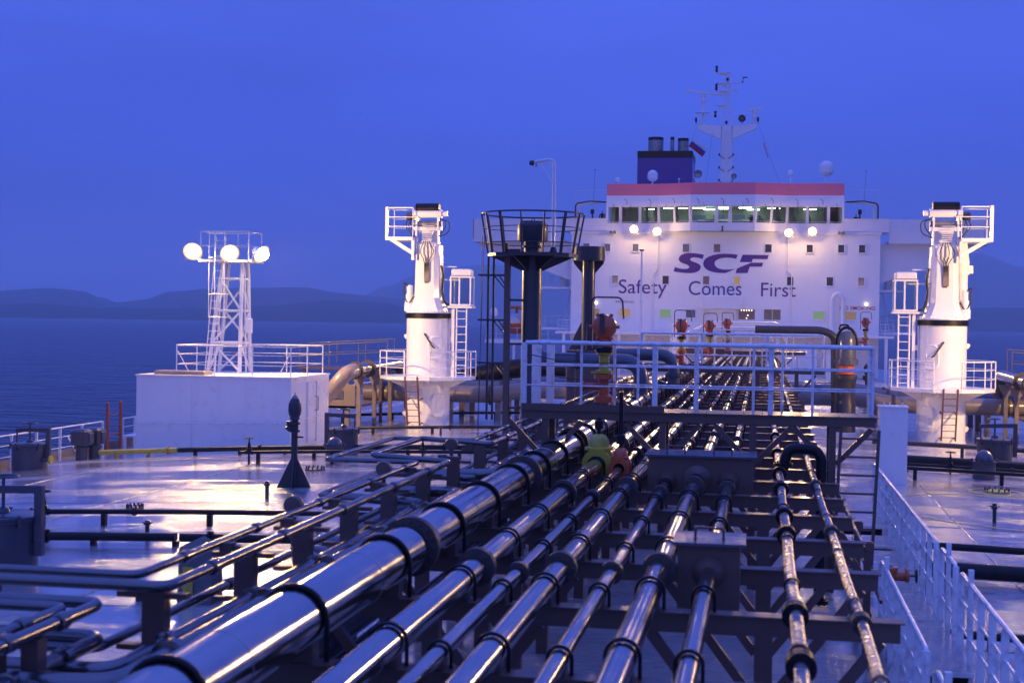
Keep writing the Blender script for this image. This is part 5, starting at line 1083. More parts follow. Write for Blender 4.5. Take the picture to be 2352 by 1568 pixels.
rack_pipe(RX-.24, 1.93, .040, SM, 1.2, 18.6, 22.0, 9.6, 'middle outer thin pipe of the left rack')
rack_pipe(RX+.17, 1.93, .060, SM, 1.3, 18.2, 21.2, 9.0, 'middle inner pipe of the left rack', .05)
rack_pipe(RX+.46, 1.98, .088, SM, .95, 19.0, 21.4, 8.4, 'thicker shiny pipe on the side brackets of the left rack', -.02, 16)
rack_pipe(RX+.0, 1.43, .15, GREYPIPE, 0.9, 17.4, 20.8, 8.0, 'fat dark pipe low on the left rack', .0, 16)
rack_pipe(RX+.30, 1.33, .05, SM, 1.0, 17.8, 20.2, 8.8, 'low thin pipe of the left rack')
rack_pipe(RX-.28, 1.30, .055, SM, 1.0, 17.9, 20.6, 9.3, 'low outer pipe of the left rack')
rack_pipe(RX+.1, .98, .11, GREYPIPE, .8, 17.0, 20.0, 7.6, 'lowest fat dark pipe of the left rack', .0, 14)
# further bends in the bottom left corner: short legs turning from across to fore-and-aft
def zplane(px, py, z): d = ray(px, py); return CAM+d*((z-CAM.z)/d.z)
for k, (px, py, z, r) in enumerate(((215, 1392, 2.28, .045), (132, 1402, 2.28, .04), (218, 1472, 2.0, .055), (200, 1560, 1.75, .06))):
    e = zplane(px, py, z); t = thing('bent_pipe', ('upper right', 'upper left', 'middle', 'lowest')[k]+' bent dark pipe in the bottom left corner', 'pipe', (e.x, e.y, z))
    m = MB(); m.path([(e.x-3.2, e.y+.12, z), (e.x, e.y+.12, z), (e.x+.05, e.y-4.5, z)], r, 12, r*3, 6); m.build('pipe_body', SM, t)
    m = MB(); m.lathe([(r*1.02, -.05), (r*1.4, -.045), (r*1.4, .045), (r*1.02, .05)], (0, 0, 0), (0, 1, 0), 12); km = m.mesh('coupling', SM)
    for q in (.5, 1.2, 2.0): inst('coupling', km, t, (e.x+.01, e.y-q, z))
    m = MB(); m.bbox(e.x-.06, e.x+.06, e.y-.9, e.y-.78, -.04, z-r); m.build('pipe_post', FRAME, t)
cb = thing('cable_tray', 'tray of thin bundled lines running low between the rack and the thick pipe', 'cable tray', (-.75, 8, .4))
m = MB(); m.bbox(-1.05, -.45, 5, 60, .86, .89); m.build('tray', FRAME, cb)
for k in range(8): m = MB(); m.tube((-1.0+.07*k, 5, .915), (-1.0+.07*k, 60, .915), .022, 6); m.build('bundled_line', SM if k % 3 else GREYPIPE, cb)
for y in RP: m = MB(); m.bbox(-.79, -.71, y-.04, y+.04, 0, .858); m.build('tray_post', FRAME, cb)
# round junction discs and extra elbows on the rack
for k, (x, y, z) in enumerate(((-1.62, 14.3, 2.36), (-1.62, 17.9, 2.38), (-1.6, 21.9, 2.36))):
    t = thing('round_junction', ('nearest', 'second', 'third')[k]+' round grey junction head standing above the left rack', 'junction box', (x, y, 1.9)); m = MB(); m.lathe([(0, -.07), (.09, -.065), (.10, -.04), (.10, .04), (.09, .065), (0, .07)], (x, y, z+.02), (0, 1, 0), 20); m.build('junction_head', FRAME, t); m = MB(); m.tube((x, y, 1.87), (x, y, z-.1), .03, 8); m.build('stem', FRAME, t)
# ================================================================== DECK FITTINGS
def tank_hatch(p, r, h, label, s=1, yellow=False):
    x, y, z = p; t = thing('tank_hatch', label, 'tank hatch', p, 'round tank hatches')
    m = MB(); m.lathe([(r, -.03), (r, h), (r*1.06, h+.01), (r*1.06, h+.05), (0, h+.05)], p, n=32); m.build('coaming', HATCH, t)
    m = MB(); m.lathe([(r*1.07, h+.055), (r*1.07, h+.10), (r*.95, h+.13), (0, h+.15)], p, n=32); lid = m.build('lid', HATCH, t)
    for k in range(10): a = k*.628; m = MB(); m.tube((x+r*1.08*math.cos(a), y+r*1.08*math.sin(a), z+h-.06), (x+r*1.08*math.cos(a), y+r*1.08*math.sin(a), z+h+.15), .03, 6); m.build('lid_clamp', HATCH, t)
    m = MB(); m.bar((x+s*r*1.15, y, z+h*.4), (x+s*r*1.15, y, z+h+.62), .14, .12); m.bar((x+s*r*1.15, y, z+h+.56), (x-s*r*.85, y, z+h+.52), .11, .13); m.bar((x-s*r*.8, y, z+h-.1), (x-s*r*.8, y, z+h+.5), .04, .04); m.build('lifting_arm', HATCH, t)
    m = MB(); m.tube((x, y, z+h+.14), (x, y, z+h+.76), .03, 8); m.lathe([(.12, 0), (.10, .06), (.03, .1)], (x, y, z+h+.15), n=12); m.build('spindle', HATCH, t)
    m = MB(); m.path([(x+r*.42*math.cos(2*math.pi*k/20), y+r*.42*math.sin(2*math.pi*k/20), z+h+.76) for k in range(20)], .018, 6, closed=True); m.bar((x-r*.42, y, z+h+.76), (x+r*.42, y, z+h+.76), .02); m.build('hand_wheel', HATCH, t)
    if yellow:
        m = MB(); m.tube((x+r*.9, y-.1, z+h*.45), (x+r*1.35, y-.1, z+h*.45), .07, 10); m.build('vent_stub', HATCH, t)
        m = MB(); m.lathe([(.14, 0), (.14, .06), (0, .06)], (x+r*1.35, y-.1, z+h*.45), (1, 0, 0), 16); m.build('yellow_cap', YELLOW, t)
def P3(px, py): return on_deck(px, py)
tank_hatch(P3(68, 1076), .56, .72, 'round grey tank hatch with yellow cap by the left railing', 1, True)
tank_hatch(P3(6, 1322), .58, .95, 'round grey tank hatch cut off by the left edge of the picture', 1)
tank_hatch(P3(788, 1040), .50, .72, 'round grey tank hatch with lifting arm right of the white deckhouse', -1)
tank_hatch(Vector((10.75, 48.6, dz(10.75))), .55, .78, 'round grey tank hatch with lifting arm in front of the right crane', 1)
def dome_vent(p, r, h, label):
    x, y, z = p; t = thing('domed_vent', label, 'vent', p, 'domed deck vents')
    m = MB(); m.lathe([(r, -.03), (r, h), (r*1.12, h+.01), (r*1.12, h+.05), (0, h+.055)], p, n=28); m.build('vent_trunk', HATCH, t)
    m = MB(); m.lathe([(r*.78, h+.056)]+[(r*.78*math.cos(a), h+.10+r*.85*math.sin(a)) for a in [k*math.pi/14 for k in range(8)]], p, n=24); m.build('dome', GREYPIPE, t)
    for k in range(6): a = k*1.047; m = MB(); m.box((x+r*1.08*math.cos(a), y+r*1.08*math.sin(a), z+h+.08), (.07, .07, .08)); m.build('latch', HATCH, t)
dome_vent(P3(768, 1057), .29, .40, 'domed grey deck vent in front of the lifting-arm hatch at left'); dome_vent(Vector((9.75, 44.0, dz(9.75))), .33, .48, 'domed grey deck vent on the right deck')
def pv_stand(p, h, label, sk=1.0):
    x, y, z = p; t = thing('pressure_valve_stand', label, 'valve stand', p, 'slim pressure valve stands')
    m = MB(); m.tube((x, y, z-.02), (x, y, z+h*.62), .085*sk, 14); m.build('stand_pipe', DARK, t)
    for k in range(4):
        a = k*math.pi/2+.15; d = Vector((math.cos(a), math.sin(a), 0)); sd = Vector((-d.y, d.x, 0))*.012; m = MB(); m.prism([(.06, 0), (.46, 0), (.08, .80)], Vector((x, y, z-.02))-sd, d, (0, 0, 1), sd*2); m.build('gusset', DARK, t)
    q = z+h*.60; m = MB(); m.lathe([(.09, 0), (.14, .01), (.14, .06), (.10, .07), (.10, .20), (.15, .21), (.15, .26), (.10, .27), (.10, .34)], (x, y, q), n=18); m.lathe([(.07, .0), (.15, .08), (.16, .12), (.11, .14), (.11, .26), (.13, .27), (0, .28)], (x-.10, y-.02, q+.02), n=16); m.tube((x, y, q-.12), (x+.24, y, q-.12), .025, 8); m.build('valve_block', DARK, t)
    q += .34; m = MB(); m.lathe([(.13, 0), (.14, .03), (.12, .06), (.16, .14), (.175, .26), (.165, .40), (.12, .52), (.09, .555)], (x, y, q), n=22); m.build('bulb_head', DARK, t)
    m = MB(); m.lathe([(.09, 0), (.07, .05), (.02, .09), (.012, .1), (.012, .15), (0, .15)], (x, y, q+.555), n=14); m.build('head_cap', SOOT, t)
pv_stand(P3(675, 1119), 2.42, 'slim dark pressure valve stand with bulb head on flared foot, left deck')
pv_stand(Vector((8.85, 80, dz(8.85))), 2.42, 'slim dark pressure valve stand with bulb head, far right deck'); pv_stand(Vector((-8.85, 80, dz(8.85))), 2.42, 'slim dark pressure valve stand with bulb head, far left deck')
def mushroom(p, label):
    x, y, z = p; t = thing('box_vent', label, 'vent', p, 'box-headed air vents by the left railing')
    m = MB(); m.lathe([(.20, -.03), (.20, .36), (.27, .37), (.27, .44), (.20, .45), (.20, .5)], p, n=22); m.build('vent_pipe', HATCH, t)
    m = MB(); m.bev((x, y, z+.78), (.66, .52, .56), .09); hd = m.build('vent_head', HATCH, t)
    m = MB(); m.bev((x+.36, y-.02, z+.76), (.08, .34, .36), .02); m.build('flap', HATCH, hd)
mushroom(P3(187, 1055), 'nearer box-headed air vent by the left railing'); mushroom(P3(216, 1051), 'farther box-headed air vent, half hidden behind the nearer one')
def stub(p, h, label):
    x, y, z = p; t = thing('sounding_pipe', label, 'sounding pipe', p, 'short sounding pipes on deck'); m = MB(); m.tube((x, y, z-.02), (x, y, z+h*.7), .045, 10); m.build('pipe', DARK, t)
    m = MB(); m.lathe([(.05, 0), (.075, .01), (.075, .06), (.05, .08), (.05, h*.28), (0, h*.3)], (x, y, z+h*.68), n=12); m.tube((x-.12, y, z+h*.82), (x+.12, y, z+h*.82), .014, 6); m.build('cap', DARK, t)
stub(P3(613, 1145), .46, 'short sounding pipe left of the valve stand foot'); stub(P3(2284, 1200), .46, 'short sounding pipe alone on the right deck')
stub(P3(338, 1233), .36, 'short sounding pipe between the two near deck pipes at left'); stub(P3(1012, 1000), .40, 'short sounding pipe in front of the left crane')
def ring_flange(p, r, label, mat=None):
    t = thing('cleaning_hatch', label, 'deck flange', p, 'flat bolted cleaning hatches'); m = MB(); m.lathe([(r, -.02), (r, .04), (r*.75, .05), (0, .05)], p, n=28); m.build('cover', mat or DARK, t)
    for k in range(12): a = k*.5236; m = MB(); m.tube((p[0]+r*.88*math.cos(a), p[1]+r*.88*math.sin(a), p[2]+.04), (p[0]+r*.88*math.cos(a), p[1]+r*.88*math.sin(a), p[2]+.12), .022, 6); m.build('bolt', DARK, t)
ring_flange(P3(310, 1168), .21, 'flat bolted cleaning hatch in the middle of the left deck'); ring_flange(P3(724, 1079), .30, 'flat bolted cleaning hatch behind the left valve stand'); ring_flange(P3(2290, 1130), .36, 'flat bolted cleaning hatch ringed by yellow on the right deck', YELLOW_LINE)

# ---- transverse deck pipes
def cross_pipe(y, x0, x1, h, r, label, mat=None, valves=(), gap=None, posts=2.4):
    mat = mat or BLACK; t = thing('deck_pipe', label, 'pipe', ((x0+x1)/2, y, dz((x0+x1)/2)))
    n = max(2, int(abs(x1-x0)/1.5)); m = MB(); m.path([(x0+(x1-x0)*k/n, y, dz(x0+(x1-x0)*k/n)+h) for k in range(n+1)], r, 12); m.build('pipe_body', mat, t)
    sp = MB().bbox(-.05, .05, -.06, .06, 0, 1).mesh('pipe_foot', mat); k = min(x0, x1)+.6
    fm = flange_mesh('flange', r*.9, r*1.6, .025, mat, (1, 0, 0), 6); i = 0
    while k < max(x0, x1):
        o = inst('pipe_foot', sp, t, (k, y, dz(k)-.01)); o.scale = (1, 1, max(.02, h-r*.7)); 
        if i % 2: inst('flange', fm, t, (k+.7, y, dz(k+.7)+h))
        k += posts; i += 1
    for vx in valves:
        z = dz(vx)+h; vt = thing('wheel_valve', f'small wheel valve on the {" ".join(label.split(",")[0].split()[:9])}', 'valve', (vx, y, dz(vx)), 'small wheel valves on deck pipes')
        m = MB(); m.lathe([(r*1.4, -.12), (r*1.4, -.09), (r, -.07), (r*1.2, 0), (r, .07), (r*1.4, .09), (r*1.4, .12)], (vx, y, z), (1, 0, 0), 14); m.lathe([(.06, 0), (.08, .12), (.05, .14), (.05, .22), (.02, .34), (.02, .44)], (vx, y, z), n=12); m.build('valve_body', mat, vt)
        m = MB(); m.path([(vx+.15*math.cos(a), y+.15*math.sin(a), z+.44) for a in [k*.3927 for k in range(16)]], .014, 6, closed=True); m.bar((vx-.15, y, z+.44), (vx+.15, y, z+.44), .016); m.build('hand_wheel', mat, vt)
        m = MB(); m.bbox(vx-.03, vx+.03, y-.03, y+.03, dz(vx)-.01, z-r*.8); m.build('foot', mat, vt)
    return t
cross_pipe(28.6, -18.5, -2.0, .30, .055, 'black deck pipe crossing the near left deck, upper of two', valves=(-12.1,))
cross_pipe(25.9, -17.0, -7.9, .17, .085, 'thick black deck pipe crossing the near left deck, left length', posts=1.7); cross_pipe(25.9, -7.8, -2.0, .17, .085, 'thick black deck pipe crossing the near left deck, right length', posts=1.7)
cross_pipe(20.6, -14.0, -2.2, .25, .04, 'thin dark deck pipe just behind the bent small pipes at left', DARK)
cross_pipe(45.9, -16.4, -2.0, .20, .085, 'thick black deck pipe running in front of the white deckhouse', posts=1.6); cross_pipe(45.9, -19.3, -16.45, .20, .085, 'yellow painted deck pipe end near the box-headed vents', YELLOW_LINE, posts=1.2)
cross_pipe(42.2, -12.8, -2.0, .38, .05, 'dark deck pipe crossing beyond the left valve stand', valves=(-12.5,)); cross_pipe(44.1, -11.6, -2.0, .22, .045, 'thin dark deck pipe behind the domed vent at left', valves=(-7.4,))
cross_pipe(54.4, -12.5, -2.0, .26, .06, 'black deck pipe crossing just in front of the left crane'); cross_pipe(63.5, -16.5, -2.0, .26, .06, 'black deck pipe crossing behind the left crane')
cross_pipe(27.8, 5.75, 20.5, .28, .07, 'black deck pipe crossing the near right deck, farther of two'); cross_pipe(25.6, 5.75, 20.5, .20, .14, 'very thick black deck pipe crossing the near right deck', posts=1.7)
cross_pipe(20.2, 5.75, 20.0, .20, .06, 'black deck pipe beside the white walkway at right'); cross_pipe(16.2, 5.75, 20.0, .20, .06, 'black deck pipe in the bottom right corner')
cross_pipe(46.6, 7.0, 20.5, .20, .16, 'very thick black deck pipe crossing in front of the right crane', posts=2.0); cross_pipe(44.9, 7.0, 20.5, .22, .05, 'thin black deck pipe passing behind the domed vent at right', valves=(8.9,)); cross_pipe(42.4, 7.0, 20.5, .34, .055, 'black deck pipe passing in front of the domed vent at right'); cross_pipe(50.6, 7.0, 20.5, .42, .085, 'dark deck pipe with flanges leading to the right hatch', DARK)
c0 = zplane(442, 1238, .95); c0.z = dz(c0.x)
cv = thing('canvas_cover', 'small fitting under a grey canvas cover with yellow strip beside the left rack', 'covered fitting', c0); X0, Y0_, Z_ = c0
m = MB(); m._add([(X0-.24, Y0_, Z_-.02), (X0+.30, Y0_, Z_-.02), (X0+.30, Y0_+.5, Z_-.02), (X0-.24, Y0_+.5, Z_-.02), (X0-.22, Y0_+.02, Z_+.86), (X0+.32, Y0_, Z_+.84), (X0+.28, Y0_+.48, Z_+.84), (X0-.22, Y0_+.5, Z_+.80), (X0+.08, Y0_+.25, Z_+1.02)], [(0, 1, 5, 4), (1, 2, 6, 5), (2, 3, 7, 6), (3, 0, 4, 7), (4, 5, 8), (5, 6, 8), (6, 7, 8), (7, 4, 8)]); m.build('cover', CANVAS, cv)
m = MB(); m.bbox(X0-.14, X0+.02, Y0_-.03, Y0_-.008, Z_+.05, Z_+.58); m.build('yellow_strip', YELLOW, cv)

# ---- left deck-edge railing with red gate posts, bench and fender
er = thing('edge_railing', 'white pipe railing along the left edge of the deck', 'railing', (-21.0, 46, dz(21)))
zz = dz(21)
rail_parts(er, [(-21.0, 36.5, zz), (-21.0, 49.6, zz)], 1.10, (.36, .70), 1.55, .03, .03, .018, box_post=(.09, .04)); rail_parts(er, [(-21.0, 51.3, zz), (-21.0, 53.4, zz)], 1.10, (.36, .70), 1.0, .03, .03, .018, box_post=(.09, .04))
for y in (40.7, 43.8, 46.9, 52.4): m = MB(); m.bar((-21.0, y, zz+.75), (-20.55, y, zz), .06, .03); m.build('brace', WHITE_RAIL, er)
rg = thing('red_gate', 'pair of red gate posts with chains in the left railing', 'gate posts', (-21.0, 50.4, zz))
for y in (50.0, 51.1): m = MB(); m.tube((-21.0, y, zz), (-21.0, y, zz+1.75), .06, 12); m.lathe([(.06, 0), (.03, .05), (0, .06)], (-21.0, y, zz+1.75), n=10); m.build('gate_post', RED, rg)
m = MB(); m.bar((-21.0, 50.0, zz+.55), (-21.0, 51.1, zz+.55), .07, .05); m.build('gate_bar', RED, rg)
for z in (1.45, .95): m = MB(); m.path([(-21.0, 50.0+1.1*q/8, zz+z-.16*math.sin(math.pi*q/8)) for q in range(9)], .013, 5); m.build('chain', RED, rg)
bn = thing('deck_bench', 'small white bench step in front of the red gate', 'bench', (-20.4, 51.0, zz)); m = MB(); m.bev((-20.3, 50.9, zz+.52), (.5, 1.1, .06), .01); m.build('seat', WHITE, bn)
for a in (-.2, .2):
    for b in (-.45, .45): m = MB(); m.bbox(-20.3+a-.04, -20.3+a+.04, 50.9+b-.04, 50.9+b+.04, zz-.02, zz+.49); m.build('leg', WHITE, bn)
m = MB(); m.lathe([(0, 0), (.24, .05), (.27, .3), (.27, 1.1), (.22, 1.4), (.1, 1.58), (0, 1.6)], (-20.6, 53.8, zz), n=20); tag(m.build('fender', RUBBER, None, at=(-20.6, 53.8, zz)), 'black rounded fender standing at the end of the left railing', 'fender')
rr_ = thing('edge_railing', 'white pipe railing along the far right edge of the deck', 'railing', (20.9, 80, dz(21)))
rail_parts(rr_, [(20.9, 58, zz), (20.9, 112, zz)], 1.10, (.36, .70), 1.5, .025, .03, .018); r2 = thing('edge_railing', 'white pipe railing along the far left edge of the deck', 'railing', (-20.9, 80, dz(21))); rail_parts(r2, [(-20.9, 60, zz), (-20.9, 118, zz)], 1.10, (.36, .70), 1.8, .025, .03, .018)

# ---- white trunk box and the white stepped walkway on the right
wb = thing('trunk_box', 'tall plain white box trunk right of the nearest walkway', 'trunk', (6.85, 41.2, dz(6.85))); m = MB(); m.bbox(6.47, 7.22, 40.8, 41.7, dz(7)-.02, 2.06); m.build('box_body', WHITE, wb); m = MB(); m.bbox(6.44, 7.25, 40.77, 41.73, 2.063, 2.10); m.build('box_lid', WHITE, wb)
m = MB()
for x in (6.6, 6.75, 7.1): m.tube((x, 41.1, 2.10), (x, 41.1, 2.2), .02, 6)
m.build('lid_pins', WHITE, wb)
sw = thing('stepped_walkway', 'white stepped walkway with yellow-edged treads along the right of the pipes', 'walkway', (5.15, 20, 0))
ZW = .42; TREAD = M_('tread_plate', (.30, .29, .30), .22, var=.2, bump=.1, coat=.6, dirt=(.12, .09, .08), damount=.5)
for k, (y0, y1) in enumerate(((7.6, 10.2), (10.5, 13.3), (13.9, 16.0), (16.5, 19.2), (19.7, 22.6), (23.1, 25.2), (26.1, 27.4), (28.2, 31.2))):
    z = ZW+(.06 if k % 2 else 0)
    m = MB(); m.bbox(4.74, 5.60, y0, y1, z-.03, z); m.build('tread', TREAD, sw)
    m = MB(); m.bbox(4.74, 5.60, y0-.012, y0-.001, z-.05, z); m.build('tread_lip', WHITE_RAIL, sw)
    m = MB(); m.bbox(4.80, 5.54, y0+.05, y0+.16, .06, z-.035); m.build('under_beam', BLACK, sw)
    m = MB(); m.bbox(4.76, 5.25, y0+.01, y0+.10, z+.001, z+.004); m.build('yellow_edge', YELLOW_LINE, sw)
    for x in (4.78, 5.56):
        m = MB(); m.bbox(x-.04, x+.04, y0+.05, y0+.13, -.05, z-.031); m.build('leg', WHITE_RAIL, sw)
m = MB(); 
for y in (13.6, 16.25, 19.45, 22.85, 25.65, 27.8): m.bar((4.6, y, .22), (5.7, y, .22), .20, .14)
m.build('crossing_beam', BLACK, sw)
wr = thing('walkway_railing', 'white railings on both sides of the stepped walkway', 'railing', (5.15, 20, ZW)); zt = 1.40
def srail(x, y0, y1, step=.46):
    h = zt
    m = MB(); m.path([(x, y0, h-.22), (x, y0, h), (x, y1, h), (x, y1, h-.22)], .026, 8, .08); m.build('top_rail', WHITE_RAIL, wr)
    for z in (1.08, .76): m = MB(); m.tube((x, y0, z), (x, y1, z), .016, 6); m.build('mid_rail', WHITE_RAIL, wr)
    n = max(1, round((y1-y0)/step)); pm = MB().bar((0, 0, ZW-.42), (0, 0, h-.01), .075, .03, up=(0, 1, 0)).mesh('post', WHITE_RAIL); pt = MB().bar((0, 0, ZW-.42), (0, 0, h+.17), .06, .06).mesh('post', WHITE_RAIL)
    for k in range(n+1): inst('post', pt if k == n-1 else pm, wr, (x, y0+(y1-y0)*k/n, 0))
for y0, y1 in ((8.2, 12.6), (13.4, 18.3)): srail(4.72, y0, y1, .70)
for y0, y1 in ((8.0, 12.4), (13.0, 17.7), (18.2, 19.6), (20.2, 31.2)): srail(5.60, y0, y1, .78)
for y in (13.6, 15.4, 17.2): m = MB(); m.bar((4.70, y, .95), (4.35, y, .02), .07, .03, up=(0, 1, 0)); m.build('slanted_stay', WHITE_RAIL, wr)

# ================================================================== MANIFOLD PIPES BY THE CRANES
def hbent(t, pts, r, mat, name='pipe_body', bend=None): m = MB(); m.path(pts, r, 20, bend or r*2.4, 8); return m.build(name, mat, t)
def manifold(s):
    side = 'left' if s < 0 else 'right'
    for k, (y, z, r, mat, x1) in enumerate(((62.6, .98, .36, BEIGE, 4.3), (65.2, 1.15, .30, GREYPIPE, 3.0), (67.6, 1.15, .30, GREYPIPE, 3.2))):
        t = thing('manifold_pipe', f'{("beige", "grey", "grey")[k]} transverse manifold pipe on the {side}, {("nearest", "middle", "farthest")[k]} of three', 'pipe', (s*10, y, 0))
        hbent(t, [(s*14.6, y, z), (s*8.6, y, z), (s*7.4, y, z+.25), (s*x1, y, z+.25)], r, mat, bend=1.2)
        if k == 0: m = MB(); m.lathe([(r*1.0, 0), (r*1.02, .02), (r*1.02, 6.0), (r, 6.02)], (s*8.8, y, z), (s, 0, 0), 24); m.build('paint_band', GREYPIPE if s < 0 else BEIGE, t) if False else None
        for x in (5.0, 8.4, 10.6, 12.6):
            m = MB(); m.bbox(s*x-.12, s*x+.12, y-.14, y+.14, dz(x)-.02, z-r*.85); m.build('foot', BEIGE if k == 0 else FRAME, t)
        fm = flange_mesh('flange', r*.95, r*1.25, .05, FLANGE, (1, 0, 0), 16)
        for x in (8.75, 13.4): inst('flange', fm, t, (s*x, y, z))
    # riser with elbow into the stainless fore-and-aft line
    t = thing('riser_pipe', f'beige bent pipe rising into a stainless line by the {side} crane', 'pipe', (s*14, 55, 0)); X = s*14.1
    hbent(t, [(s*18.5, 54.6, .85), (s*14.1, 54.6, .85), (X+s*-.9, 54.7, 2.12), (X-s*.9, 56.1, 2.2)], .30, BEIGE, bend=.95)
    m = MB(); m.tube((X-s*.9, 56.1, 2.2), (X-s*.75, 63.5, 2.25), .27, 24); m.build('stainless_line', STEEL, t)
    m = MB(); m.path([(X-s*.75, 63.5, 2.25), (X-s*.75, 64.2, 2.2), (X-s*.75, 64.4, 1.2)], .26, 16, .5); m.build('end_bend', GREYPIPE, t)
    fm = flange_mesh('flange', .28, .37, .045, FLANGE, (0, 1, 0), 16); inst('flange', fm, t, (X-s*.9, 56.15, 2.2)); inst('flange', fm, t, (X-s*.85, 58.3, 2.21))
    fm2 = flange_mesh('flange', .29, .37, .03, FLANGE, (-s*.5, 0, .85), 16); 
    for y in (57.0, 59.4, 62.0):
        m = MB(); m.bar((X-s*.85, y, dz(14)-.02), (X-s*.85, y, 1.95), .16, .14); m.prism([(-.12, 0), (.12, 0), (.3, .45), (-.3, .45)], (X-s*.85, y-.06, 1.5), (1, 0, 0), (0, 0, 1), (0, .12, 0)); m.build('pipe_stand', BEIGE, t)
    for x in (15.2, 16.6): m = MB(); m.bbox(s*x-.12, s*x+.12, 54.5, 54.7, dz(x)-.02, .6); m.build('foot', BEIGE, t)
    # drip tray with beige rim and gauges, walkway rails behind
    d = thing('drip_tray', f'long beige drip tray on posts with railing behind the {side} crane', 'drip tray', (s*16.5, 60, dz(16.5))); a, b = sorted((s*13.6, s*18.6))
    m = MB(); m.bbox(a, b, 57.6, 57.75, .55, 1.55); m.bbox(a, b, 57.6, 66, .55, .65); m.build('tray_rim', BEIGE, d)
    for x in (14.0, 15.4, 16.8, 18.2):
        m = MB(); m.bbox(s*x-.12, s*x+.12, 57.7, 57.9, dz(x)-.02, .548); m.build('tray_post', BEIGE, d)
    m = MB(); m.bbox(s*14.6-.5, s*14.6+.5, 57.55, 57.598, .95, 1.3); m.build('sign_plate', GREYPIPE, d)
    for k in range(4): m = MB(); m.lathe([(.05, 0), (.05, .12), (.11, .13), (.11, .2), (0, .21)], (s*(14.0+.3*k), 57.9, 1.55), n=10); m.build('gauge', YELLOW, d)
    rl = thing('tray_railing', f'grey sloping gangway rails beyond the {side} drip tray', 'railing', (s*15, 64, 1.5)); 
    for q in (0, 1): rail_parts(rl, [(s*17.5, 62+q*1.2, 2.1+.1*q), (s*13.6, 62.8+q*1.2, 2.35+.1*q)], .95, (.5,), 1.2, .02, .024, .016, mat=BEIGE)
    m = MB(); m.bbox(min(s*13.4, s*17.6), max(s*13.4, s*17.6), 61.9, 64.2, 2.0, 2.09); m.build('gangway_floor', FRAME, rl)
    for x in (13.7, 17.3): m = MB(); m.bbox(s*x-.06, s*x+.06, 62.0, 62.15, dz(x), 2.0); m.build('gangway_leg', FRAME, rl)
manifold(-1); manifold(1)
# crossover bends rising from the thick pipe
for k, (y, xe, lab) in enumerate(((38.6, -.03, 'nearer grey crossover pipe arching over the cargo pipes'), (47.0, .35, 'farther grey crossover pipe arching over the cargo pipes'))):
    t = thing('crossover_pipe', lab, 'pipe', (xe, y, 2.0)); hbent(t, [(xe, y, 2.2), (xe, y, 3.28), (-2.99, y, 3.28), (-2.99, y, 4.3)] if k == 0 else [(xe, y, 2.2), (xe, y, 3.28), (-1.9, y, 3.28)], .20, GREYPIPE, bend=.62)
    fm = flange_mesh('flange', .2, .29, .045, GREYPIPE, (0, 0, 1), 12); inst('flange', fm, t, (xe, y, 2.62)); fm = flange_mesh('flange', .2, .27, .03, DARK, (1, 0, 0), 12); inst('flange', fm, t, (-1.75, y, 3.28))
    for x in ((-1.9, -.75) if k == 0 else (-.9, -1.6)): m = MB(); m.bar((x, y, -.02), (x, y, 3.09), .14, .14); m.build('pipe_stand', FRAME, t)
# big dark vent valve at the right
vv = thing('vent_valve', 'large dark upright vent valve with red collar right of the second walkway', 'valve', (6.5, 58, 0))
m = MB(); m.lathe([(.40, -.1), (.40, 1.0), (.36, 1.1), (.36, 1.6), (.42, 2.0), (.44, 2.02), (.44, 2.16), (.3, 2.17)], (6.5, 58, .2), n=28); m.build('lower_body', DARK, vv)
m = MB(); m.lathe([(.30, 0), (.32, .02), (.32, .36), (.3, .38)], (6.5, 58, 2.38), n=24); m.build('red_collar', RED, vv)
m = MB(); m.lathe([(.46, 0), (.46, .22), (.38, .24), (.37, .9), (.33, 1.12), (.22, 1.3), (0, 1.36)], (6.5, 58, 2.77), n=28); m.build('upper_dome', GREYPIPE, vv)
m = MB(); m.path([(6.5+.42*math.cos(a), 58, 3.5+.75*math.sin(a)) for a in [k*math.pi/14 for k in range(15)]], .06, 8); m.path([(6.2, 58, 4.15), (6.25, 58, 4.35), (6.55, 58, 4.35), (6.6, 58, 4.15)], .04, 6, .06); m.build('guard_hoop', BLACK, vv)
m = MB(); m.path([(2.9, 59.2, 4.12), (5.6, 59.2, 4.12), (6.1, 59.2, 3.9), (6.15, 59.2, .3)], .16, 14, .4); m.build('inlet_pipe', DARK, vv)
m = MB(); m.lathe([(.06, 0), (.06, .12), (.05, .13)], (6.5, 57.5, 2.72), (0, -1, 0), 12); m.build('round_gauge', SOOT, vv)
# black mooring hoses / bollards amid the left manifold
bk = thing('hose_cover', 'long black tarpaulin-covered hose on saddles behind the basket mast', 'covered hose', (-8.5, 68, 0)); m = MB(); m.path([(-11.6, 68, 1.3), (-10, 68.2, 1.75), (-8.6, 68.3, 2.0), (-7.2, 68.4, 2.1), (-6.0, 68.5, 1.8)], .48, 14, .6); m.build('cover', BLACK, bk)
for x in (-11, -9.2, -7.2): m = MB(); m.bbox(x-.2, x+.2, 68.0, 68.5, -.15, 1.35); m.build('saddle', WHITE, bk)
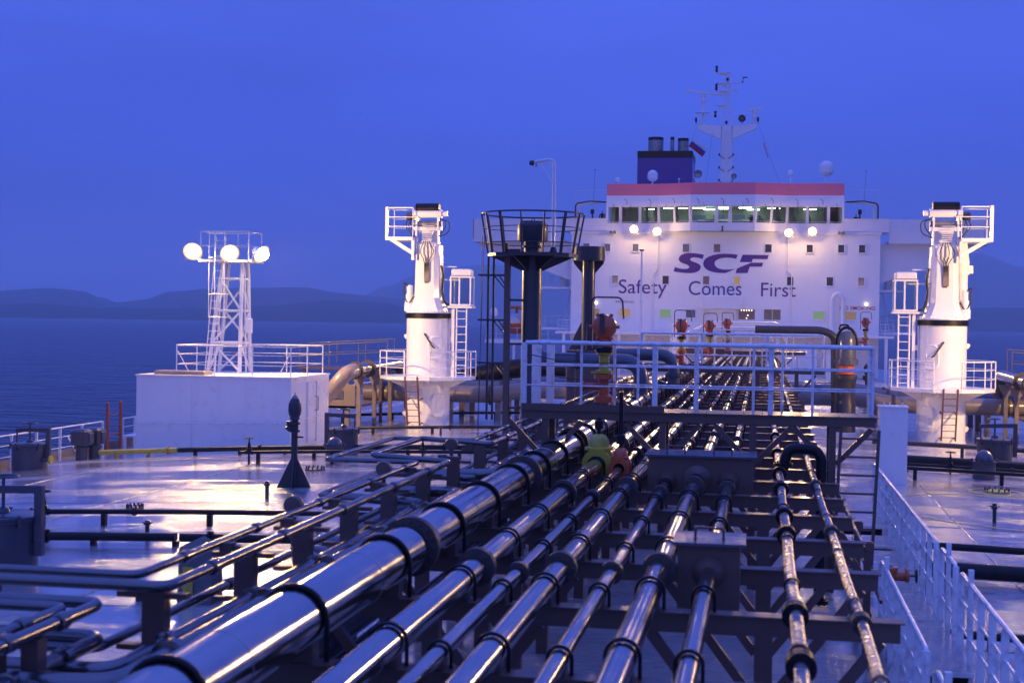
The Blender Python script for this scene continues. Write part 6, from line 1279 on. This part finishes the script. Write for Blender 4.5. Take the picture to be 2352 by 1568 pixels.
# house-front ground clutter: pale lockers and posts between the walkways and the house
for k, (x, y, w_, h, mat, lab) in enumerate(((-3.6, 118, 1.1, 4.2, WHITE, 'white locker standing before the house left of the pipes'), (6.4, 104, 1.3, 2.6, WHITE, 'white locker beyond the farthest walkway at right'), (4.9, 92, .9, 2.2, WHITE, 'small white cabinet right of the farthest walkway'), (8.2, 96, 1.6, 2.9, WHITE, 'wide white locker near the alone-standing red actuator'))):
    t = thing('deck_locker', lab, 'locker', (x, y, 0)); m = MB(); m.bev((x, y, h/2-.05), (w_, .8, h+.1), .03); m.build('locker_body', mat, t); m = MB(); m.bbox(x-w_*.35, x+w_*.35, y-.415, y-.402, .3, h-.25); m.build('door', mat, t)
fp = thing('lamp_post', 'slim pale post with small head in front of the lettering', 'post', (-3.55, 80, 0)); m = MB(); m.tube((-3.55, 80, 0), (-3.55, 80, 8.3), .06, 8, .05); m.build('pole', WHITE, fp); m = MB(); m.box((-3.55, 80, 8.37), (.26, .12, .10)); m.build('head', BLACK, fp)
for k, x in enumerate((-2.6, -1.6)):
    m = MB(); m.path([(x, 112, .0), (x, 112, 3.6+.4*k), (x+1.0, 113, 4.0+.4*k), (x+6, 113, 4.0+.4*k), (x+6.6, 113, 3.0)], .10, 8, .3); tag(m.build('service_pipe', WHITE, None, at=(x, 112, 0)), ('lower', 'upper')[k]+' white service pipe bending before the house front', 'pipe')

# ================================================================== HAZE
hz = MB(); hz.bbox(-11900, 11900, -1200, 11400, SEA_Z-1, 520)
hm = bpy.data.materials.new('evening_haze'); hm.use_nodes = True; t_ = hm.node_tree; t_.nodes.remove(t_.nodes['Principled BSDF'])
pv = t_.nodes.new('ShaderNodeVolumePrincipled'); pv.inputs['Color'].default_value = (.97, .98, 1.0, 1); pv.inputs['Density'].default_value = HAZE_D; pv.inputs['Anisotropy'].default_value = .0
t_.links.new(pv.outputs[0], t_.nodes['Material Output'].inputs['Volume'])
if HAZE_D: tag(hz.build('haze', hm), 'thin evening haze over the sea', kind='stuff')
